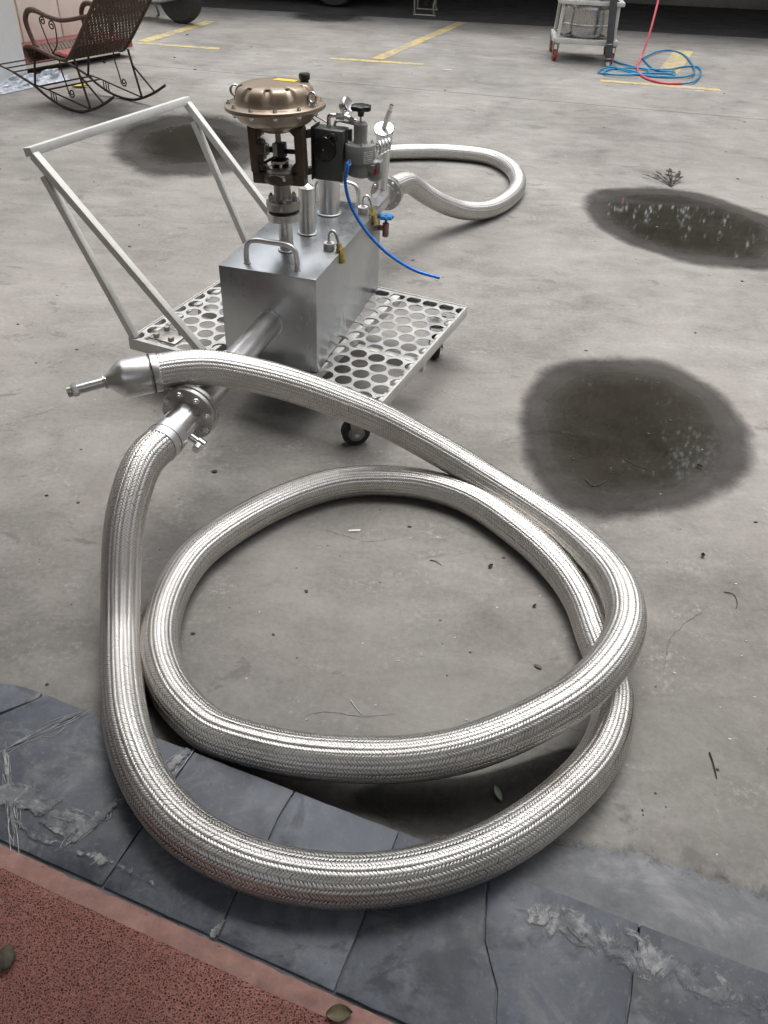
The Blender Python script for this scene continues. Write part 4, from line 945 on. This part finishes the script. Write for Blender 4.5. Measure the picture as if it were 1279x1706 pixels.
for k in range(13):
    q = k/12; i = int(36+q*34); T = prof[i+1]-prof[i-1]; nn = unit(np.cross(CL, T)); nn = nn if nn[2] > 0 else -nn; cu_.append((prof[i]+nn*.010, prof[i]+nn*(.010+.022*min(1, 5*q, 5*(1-q)))))
vs = []; fs = []
for a, b in cu_:
    vs += [a+CL*.02, b+CL*.035, b+CL*(CWD-.035), a+CL*(CWD-.02)]
for k in range(12):
    for j in range(4): fs.append((4*k+j, 4*k+(j+1) % 4, 4*k+4+(j+1) % 4, 4*k+4+j))
MB().add(vs, fs+[(3,2,1,0), (48,49,50,51)]).build('seat_cushion', M['carpet'], ch, .006)
for i in range(8, 150, 12):
    MB().tube([prof[i]-CL*.014, prof[i]+CL*(CWD+.014)], .005, 6).build('weave_rib', M['wicker'], ch)
for l in (-.014, CWD+.014): MB().tube(prof+CL*l, .012, 8).build('seat_rim', M['wicker'], ch)
MB().tube([prof[-1]-CL*.014, prof[-1]+CL*(CWD+.014)], .013, 10).build('seat_rim', M['wicker'], ch)

# ================================================================== CART WITH STEEL DRUM
K0, K1 = at(917, 101), at(1010, 107); KU = unit(K1-K0); KU = unit(V(KU[0], KU[1], 0)); KV = V(-KU[1], KU[0], 0); KW, KD = .60, .56
KO = K0 + KU*.02 - KV*.0
def kp(a, b, z): return KO + KU*a + KV*b + UP*z
ct = thing('drum_cart', kp(KW/2, KD/2, 0), 'small white wheeled cart with red casters holding a steel drum', 'cart')
for z, n in ((.185, 'lower_rail'), (.52, 'upper_rail')):
    i = 0 if z < .3 else .0
    c4 = [(i, i), (KW-i, i), (KW-i, KD-i), (i, KD-i)]
    for a, b in zip(c4, c4[1:]+c4[:1]): MB().bar(kp(*a, z), kp(*b, z), .045, .045 if z < .3 else .035).build(n, M['white_metal'], ct, .003)
for a, b in ((0, 0), (KW, 0), (KW, KD), (0, KD)):
    MB().bar(kp(a+(.02 if a == 0 else -.02), b+(.02 if b == 0 else -.02), .205), kp(a+(.03 if a == 0 else -.03), b+(.03 if b == 0 else -.03), .52), .032, .032, up=KU).build('post', M['white_metal'], ct, .003)
    o = kp(a+(.01 if a == 0 else -.01), b+(.01 if b == 0 else -.01), 0); f_ = unit(KV+KU*.25*(1 if a else -1)); s_ = V(-f_[1], f_[0], 0)
    fk = MB().box(o+UP*.155, (.07, .06, .012), (f_, s_, UP))
    for s in (-1, 1): fk.prism([o+s_*s*.022+UP*.05+f_*.012, o+s_*s*.022+UP*.05-f_*.012, o+s_*s*.022-f_*.03+UP*.15, o+s_*s*.022+f_*.03+UP*.15], s_*s*.004)
    c = fk.build('caster_fork', M['cast_steel'], ct)
    MB().lathe(o+UP*.052-s_*.017, s_, [(.02, 0), (.046, .001), (.0515, .007), (.0515, .027), (.046, .033), (.02, .034)], 26).build('caster_wheel', M['red_wheel'], c)
    MB().cyl(o+UP*.052-s_*.024, o+UP*.052+s_*.024, .016, n=14).build('hub', M['bolt'], c)
for b in (.16, .40): MB().bar(kp(.02, b, .19), kp(KW-.02, b, .19), .05, .025).build('cross_bar', M['white_metal'], ct, .002)
dr = thing('steel_drum', kp(KW/2, KD/2, .21), 'ribbed stainless steel drum standing inside the white cart', 'drum'); dz = kp(KW/2, KD/2, .2105)
MB().lathe(dz, UP, [(.235, 0), (.255, .006), (.262, .02), (.262, .10), (.267, .106), (.267, .114), (.262, .12), (.262, .24), (.266, .246), (.266, .252), (.262, .258), (.262, .66), (.245, .70), (.18, .73), (.09, .745)], 56).build('shell', M['drum_steel'], dr)
MB().lathe(dz+UP*.744, UP, [(.07, 0), (.07, .06), (.085, .065), (.085, .08), (.05, .085)], 30).build('neck', M['steel_bright'], dr)
MB().torus(dz+UP*.70, UP, .252, .012, 40, 8).build('top_ring', M['steel'], dr)
# dark rubber hose leaning on the cart, metal tip on the floor
bp_ = at(1012, 112); tops = [bp_+UP*.01, bp_+UP*.03+V(-.003, .01, 0), bp_+V(-.02, .06, .30), bp_+V(-.045, .12, .62), bp_+V(-.07, .2, .95), bp_+V(-.06, .38, 1.12), bp_+V(0, .60, 1.02)]
rh = thing('rubber_hose', bp_, 'thick dark rubber hose leaning against the drum cart', 'hose')
sp_ = spline(tops, n=60); MB().tube(sp_[2:], .036, 16).build('hose_body', M['grey_rubber'], rh)
MB().cyl(sp_[0], sp_[3], .024, n=16).build('metal_tip', M['bolt'], rh)
for k in (3, 8): MB().torus(sp_[k], sp_[k+1]-sp_[k], .0365, .005, 20, 8).build('clamp', M['cast_steel'], rh)
# red and blue cords
rt = at(1066, 103); rc = spline([rt+V(.55, 1.5, 1.9), rt+V(.30, .85, 1.1), rt+V(.10, .22, .32), rt+UP*.03, at(1062, 108, .012), at(1063, 118, .012), at(1072, 128, .012), at(1090, 135, .012), at(1112, 139, .012), at(1137, 139, .012)], n=120)
rc_ = MB().tube(rc, .011, 10).build('red_cord', M['red_cord'], None); tag(rc_, 'red cord hanging down onto the blue cord coil', 'cord')
bpts = [(1137, 139), (1155, 136), (1167, 124), (1163, 112), (1140, 111), (1110, 116), (1070, 114), (1035, 106), (1018, 100), (1012, 106), (1040, 118), (1070, 125), (1110, 129), (1150, 126), (1156, 113), (1140, 92), (1118, 84), (1095, 86), (1070, 97)]
b2 = [(1070, 97), (1090, 116), (1122, 120), (1118, 127), (1085, 126), (1048, 117), (1020, 112), (1000, 116), (1002, 122), (1040, 124), (1078, 121), (1075, 114), (1050, 113), (1015, 116), (1008, 122), (1040, 125), (1085, 122), (1120, 123)]
z0 = .009
bc = spline([at(x, y, z0 + .004*((i*7) % 4)) for i, (x, y) in enumerate(bpts+b2)], n=420)
o = MB().tube(bc, .0085, 8).build('blue_cord', M['blue_cord'], None); tag(o, 'tangled blue cord coiled on the floor beside the drum cart', 'cord')

# ================================================================== FAR VEHICLES AND STAND
def wheel(parent, hub, ax, R, wd, rimr, spokes=5, tyre_mat='rubber'):
    ax = unit(ax); w_ = MB().lathe(hub-ax*wd/2, ax, [(rimr, 0), (R*.9, .0), (R*.985, wd*.14), (R, wd*.3), (R, wd*.7), (R*.985, wd*.86), (R*.9, wd), (rimr, wd)], 40).build('wheel', M[tyre_mat], parent)
    rm = MB().ring(hub-ax*wd*.48, hub+ax*wd*.505, rimr+.008, rimr-.022, 36, .004); a, b, c = frame(ax)
    for i in range(spokes):
        t = 2*math.pi*i/spokes; d = a*math.cos(t)+b*math.sin(t)
        rm.bar(hub+ax*wd*.34+d*.02, hub+ax*wd*.38+d*(rimr-.01), rimr*.25, .03, up=ax)
    rm.cyl(hub-ax*wd*.3, hub+ax*wd*.42, rimr*.24, n=16)
    rm.build('rim', M['alloy'], w_); return w_
wc = at(556, 13); car = thing('parked_car', (wc[0]-1.3, wc[1]+.85, 0), 'black car parked in the dark carport, only its wheel foot showing', 'car')
cx, cy = wc[0], wc[1]+.10
def cpt(x, z, y=0): return V(cx+x, cy+y, z)
# side profile, nose to the right; lower body then cabin
bodyp = [(-3.45, .32), (-3.45, .75), (-3.3, .95), (-1.0+.9, .98), (.55, .90), (.78, .72), (.80, .36), (.45, .24), (-3.1, .24)]
MB().prism([cpt(x, z) for x, z in bodyp], V(0, 1.72, 0)).build('body', M['car_paint'], car, .05, 3)
MB().prism([cpt(x, z, .1) for x, z in ((-3.15, .955), (-2.75, 1.45), (-1.35, 1.50), (-.25, .97))], V(0, 1.52, 0)).build('cabin', M['car_paint'], car, .06, 3)
for x0, x1 in ((-2.75, -1.85), (-1.75, -.75)): MB().prism([cpt(x0, 1.0, .088), cpt(x0+.12, 1.4, .092), cpt(x1-.12, 1.4, .092), cpt(x1, 1.0, .088)], V(0, .02, 0)).build('side_window', M['glass_dark'], car)
for x in (0, -2.62):
    for y in (.0, 1.52): wheel(car, V(cx+x, cy+y, .325), V(0, -1 if y == 0 else 1, 0), .325, .215, .22)
MB().box(cpt(.74, .66, .25), (.12, .32, .14)).build('headlight', M['lamp_lens'], car, .03, 3); MB().box(cpt(.74, .66, 1.47), (.12, .32, .14)).build('headlight', M['lamp_lens'], car, .03, 3)
# motorcycle behind the rocking chair
mw = at(302, 40); mo = thing('motorcycle', (mw[0]-.5, mw[1]+.1, 0), 'dusty black motorcycle standing behind the rocking chair', 'motorcycle')
mf = unit(V(-.90, .43, 0)); ml = V(-mf[1], mf[0], 0)
def mp(f, l, z): return V(mw[0], mw[1]+.06, 0) + mf*f + ml*l + UP*z
wheel(mo, mp(0, 0, .285), -ml, .285, .13, .17, 6); wheel(mo, mp(1.22, 0, .285), -ml, .285, .10, .18, 6)
MB().tube(spline([mp(.02, .1, .285), mp(.35, .1, .33), mp(.55, .08, .45), mp(.9, .0, .75), mp(1.0, 0, .85)], n=24), .022, 10).build('frame_tube', M['black_metal'], mo)
MB().box(mp(.52, 0, .36), (.40, .26, .30), (mf, ml, UP)).build('engine', M['cast_steel'], mo, .05, 3)
MB().tube(spline([mp(.75, .12, .25), mp(.4, .15, .2), mp(.05, .17, .26), mp(-.25, .17, .33)], n=24), np.interp(np.arange(24), [0, 10, 14, 23], [.02, .02, .042, .045]), 14).build('exhaust', M['steel'], mo)
MB().lathe(mp(.02, -.12, .285), -ml, [(.12, 0), (.13, .02), (.09, .045), (.03, .05)], 28).build('hub_cover', M['chip'], mo)
MB().box(mp(.36, -.14, .30), (.5, .05, .13), (mf, ml, UP)).build('chain_case', M['film'], mo, .02)
MB().tube(spline([mp(.30, -.13, .24), mp(.28, -.16, .14), mp(.27, -.22, .012)], n=12), .014, 8).build('kickstand', M['black_metal'], mo)
MB().tube([mp(.55, -.12, .20), mp(.55, -.28, .18)], .016, 8).build('footpeg', M['rubber'], mo)
MB().tube(spline([mp(.45, -.05, .22), mp(.42, -.1, .05), mp(.5, -.16, .014)], n=12), .013, 8).build('centre_stand', M['cast_steel'], mo)
MB().tube(spline([mp(-.2, 0, .80), mp(.1, 0, .80), mp(.5, 0, .76)], n=12), [.06, .1, .12, .13, .13, .13, .13, .13, .12, .12, .1, .08], 14).build('seat', M['rubber'], mo)
MB().tube(spline([mp(.5, 0, .80), mp(.7, 0, .86), mp(.92, 0, .84)], n=12), [.06, .12, .14, .15, .15, .15, .15, .14, .13, .12, .1, .05], 16).build('fuel_tank', M['car_paint'], mo)
for s in (-1, 1): MB().tube([mp(1.22, s*.08, .285), mp(.96, s*.08, .98)], .022, 10).build('fork', M['steel'], mo)
MB().tube(spline([mp(.86, -.36, 1.02), mp(.95, -.15, 1.04), mp(.95, .15, 1.04), mp(.86, .36, 1.02)], n=20), .014, 8).build('handlebar', M['black_metal'], mo)
MB().lathe(mp(1.02, 0, .88), mf, [(.03, -.08), (.08, -.02), (.09, .03), (.05, .05)], 24).build('headlight', M['lamp_lens'], mo)
MB().tube(spline([mp(-.33, 0, .45), mp(-.2, 0, .56), mp(0, 0, .60), mp(.2, 0, .56)], n=14), .05, 12).build('mudguard', M['car_paint'], mo)
# folding metal stand by the carport
s0, s1 = at(690, 26), at(723, 28); sd2 = unit(s1-s0); sn = V(-sd2[1], sd2[0], 0)
sdn = thing('metal_stand', (s0+s1)/2, 'narrow grey metal stand at the mouth of the dark carport', 'stand')
for k in (0, .55):
    MB().tube(spline([s0+sn*k+UP*.8, s0+sn*k+UP*.3-sd2*.01, s0+sn*k+UP*.012], n=14), .012, 8).build('upright', M['cast_steel'], sdn); MB().tube(spline([s1+sn*k+UP*.8-sd2*.02, s1+sn*k+UP*.3+sd2*.01, s1+sn*k+UP*.1-sd2*.02, s1+sn*k+UP*.012], n=14), .012, 8).build('upright', M['cast_steel'], sdn)
    MB().tube([s0+sn*k+UP*.012-sd2*.015, s1+sn*k+UP*.012+sd2*.015], .012, 8).build('foot_bar', M['cast_steel'], sdn)
MB().bar((s0+s1)/2+UP*.82-sn*.05, (s0+s1)/2+UP*.82+sn*.6, .36, .03).build('top', M['black_metal'], sdn, .004)
MB().cyl((s0+s1)/2+sn*.25+UP*.10, (s0+s1)/2+sn*.25+UP*.80, .045, n=18).build('post', M['black_metal'], sdn)

# ================================================================== LITTER
def leaf(name, px, L, wd, rz, mat, label, z=.002, curl=.25, tilt=.1):
    c = at(px[0], px[1], z); d = V(math.cos(rz), math.sin(rz), 0); n = V(-d[1], d[0], 0); vs = []; fs = []
    for i in range(9):
        q = i/8; hw = wd/2*math.sin(math.pi*min(1, q*.96+.04))**.8
        for j in (-1, -.5, 0, .5, 1):
            zz = curl*wd*(j*j)*.6 + tilt*L*(q-.5)*.4 + curl*L*.25*(q-.5)**2 + tilt*L*.2
            vs.append(c + d*L*(q-.5) + n*hw*j + UP*(zz+.0005))
    for i in range(8):
        for j in range(4): a = i*5+j; fs.append((a, a+5, a+6, a+1))
    k = len(vs); vs2 = [v_-UP*.0004 for v_ in vs]; fs2 = [tuple(reversed([i+k for i in f])) for f in fs]
    o = MB().add(vs+vs2, fs+fs2).build(name, M[mat], None, smooth=60); return tag(o, label, 'leaf')
pc_ = at(8, 1596, .075)
mbp = MB().lathe(pc_-UP*.012, UP, [(1e-6, 0)]+[(.015*math.sin(q), .011-.011*math.cos(q)) for q in np.linspace(.25, 2.9, 11)]+[(1e-6, .0222)], 20)
mbp.v = [tuple(np.array(v_) + (np.array(v_)-pc_)*V(.05, .35, 0) + .0022*np.array(mnoise.noise_vector(Vector(v_)*70))) for v_ in mbp.v]
tag(mbp.build('pebble', M['pebble'], None, smooth=70), 'brown rounded pebble lying on the red mat at the left edge', 'pebble')
leaf('dry_leaf', (565, 1690), .042, .026, .1, 'leaf_dry', 'small dull leaf lying on the mat border at the bottom', .0605, .4, .1)
leaf('pale_leaf', (829, 1322), .036, .014, 1.9, 'leaf_green', 'pale slender leaf in the dark gap between the hoses', .006, .4, .1)
leaf('yellow_leaf', (134, 145), .13, .07, .3, 'leaf_yellow', 'yellow leaf on the floor under the rocking chair', .003, .3, .1)
leaf('small_leaf', (896, 1111), .022, .009, -.6, 'leaf_dry', 'tiny dark oval leaf inside the hose loop', .002)
leaf('small_leaf', (357, 786), .019, .012, .2, 'twig', 'dark leaf scrap left of the hose loop top', .002)
leaf('small_leaf', (1170, 927), .014, .012, 1.2, 'twig', 'black leaf scrap below the round puddle', .002, .8, .4)
leaf('small_leaf', (1165, 778), .02, .011, -.9, 'twig', 'dark leaf scrap floating at the right of the round puddle', .004, .8, .4)
leaf('small_leaf', (817, 944), .016, .010, .6, 'twig', 'dark leaf scrap at the upper right inside the hose loop', .002, .6, .3)
leaf('small_leaf', (890, 1010), .012, .008, .6, 'twig', 'tiny dark leaf scrap close to the right hose inside the loop', .002, .6, .3)
def twig(pts, r, label, mat='twig'):
    P = spline([at(x, y, .0025) for x, y in pts], n=18); o = MB().tube(P, np.linspace(r, r*.5, 18), 6).build('twig', M[mat], None); tag(o, label, 'twig')
twig([(1182, 1254), (1188, 1272), (1194, 1296)], .0024, 'dark straight twig on the concrete right of the hoses')
twig([(1206, 986), (1222, 990), (1228, 1004), (1226, 1014)], .0012, 'thin curved twig on the concrete right of the hose loop')
twig([(584, 1166), (592, 1178), (602, 1189)], .0012, 'thin pale stalk inside the hose loop near the front run', 'chip')
twig([(716, 933), (726, 935), (736, 942)], .0014, 'short dark stalk at the top inside the hose loop')
twig([(1040, 765), (1060, 776), (1078, 782)], .0022, 'thin stalk floating in the round puddle')
twig([(976, 800), (990, 810), (1012, 800)], .004, 'clump of dark stalk at the lower left of the round puddle')
# spray of seedling leaves beyond the right puddle
sg = thing('weed_sprig', at(1118, 312), 'small dark sprig of leaves at the far rim of the right puddle', 'plant')
r = random.Random(3); sc_ = at(1118, 312)
for k in range(16):
    a = r.uniform(-.9, .9); L = r.uniform(.05, .16); e = sc_ + V(math.sin(a)*L*1.1, math.cos(a)*L*1.9, .012+.02*r.random()); s = r.uniform(.012, .024); d = unit(V(math.sin(a)+r.gauss(0,.6), math.cos(a), 0)); n_ = V(-d[1], d[0], 0)
    MB().prism([e-d*s*2, e+n_*s*.55, e+d*s*2, e-n_*s*.55], (0, 0, .001)).tube([sc_+UP*.003, (sc_+e)/2+UP*.006, e], .0018, 5).build('leaf', M['twig'], sg, smooth=0)
# chips and flakes of paint
for (x, y, s, lab) in ((590, 884, .018, 'pale flat chip with a frame like edge at the top inside the hose loop'), (1165, 152, .05, 'white paint flake left of the yellow line end'), (745, 116, .04, 'white flake on the concrete in front of the yellow line')):
    c = at(x, y, .002); MB_ = MB().prism([c+V(-s, -s*.35, 0), c+V(s*.9, -.1*s, 0), c+V(s, s*.4, 0), c+V(-s*.85, s*.1, 0)], (0, 0, .0012)).build('paint_chip', M['chip'], None, smooth=0); tag(MB_, lab, 'chip')
gb = MB(); r = random.Random(21)
for _ in range(360):
    d = r.uniform(0, 1)**1.6*9.5+.9; x = r.uniform(-.55, .6)*(d+1.2)
    c = V(x, d, .0); s = r.choice((.0025, .003, .004, .006, .009))*(.7+.12*d*r.random()); a = r.uniform(0, 3.1)
    if ((c-SO) @ SM) > -.02: continue
    el = r.uniform(.3, 1)
    gb.prism([c+V(s*math.cos(a+q)*r.uniform(.5, 1), s*el*math.sin(a+q)*r.uniform(.5, 1), .0005) for q in (0, 1.1, 2.2, 3.4, 4.6)], (r.gauss(0, .001), r.gauss(0, .001), s*r.uniform(.15, .5)))
tag(gb.build('grit', M['grit'], None, smooth=0), 'fine dark grit scattered over the concrete', None, kind='stuff')
wb = MB()
for _ in range(150):
    d = r.uniform(0, 1)**1.5*9+1.1; x = r.uniform(-.55, .6)*(d+1.2); c = V(x, d, .0); s = r.choice((.002, .003, .0045))*(.8+.2*d*r.random())
    if ((c-SO) @ SM) > -.02: continue
    wb.prism([c+V(s*math.cos(q)*r.uniform(.5, 1.4), s*.5*math.sin(q)*r.uniform(.5, 1), .0005) for q in (0, 1.3, 2.6, 4, 5.2)], (0, 0, .0015))
tag(wb.build('white_crumbs', M['chip'], None, smooth=0), 'white crumbs scattered over the concrete', None, kind='stuff')
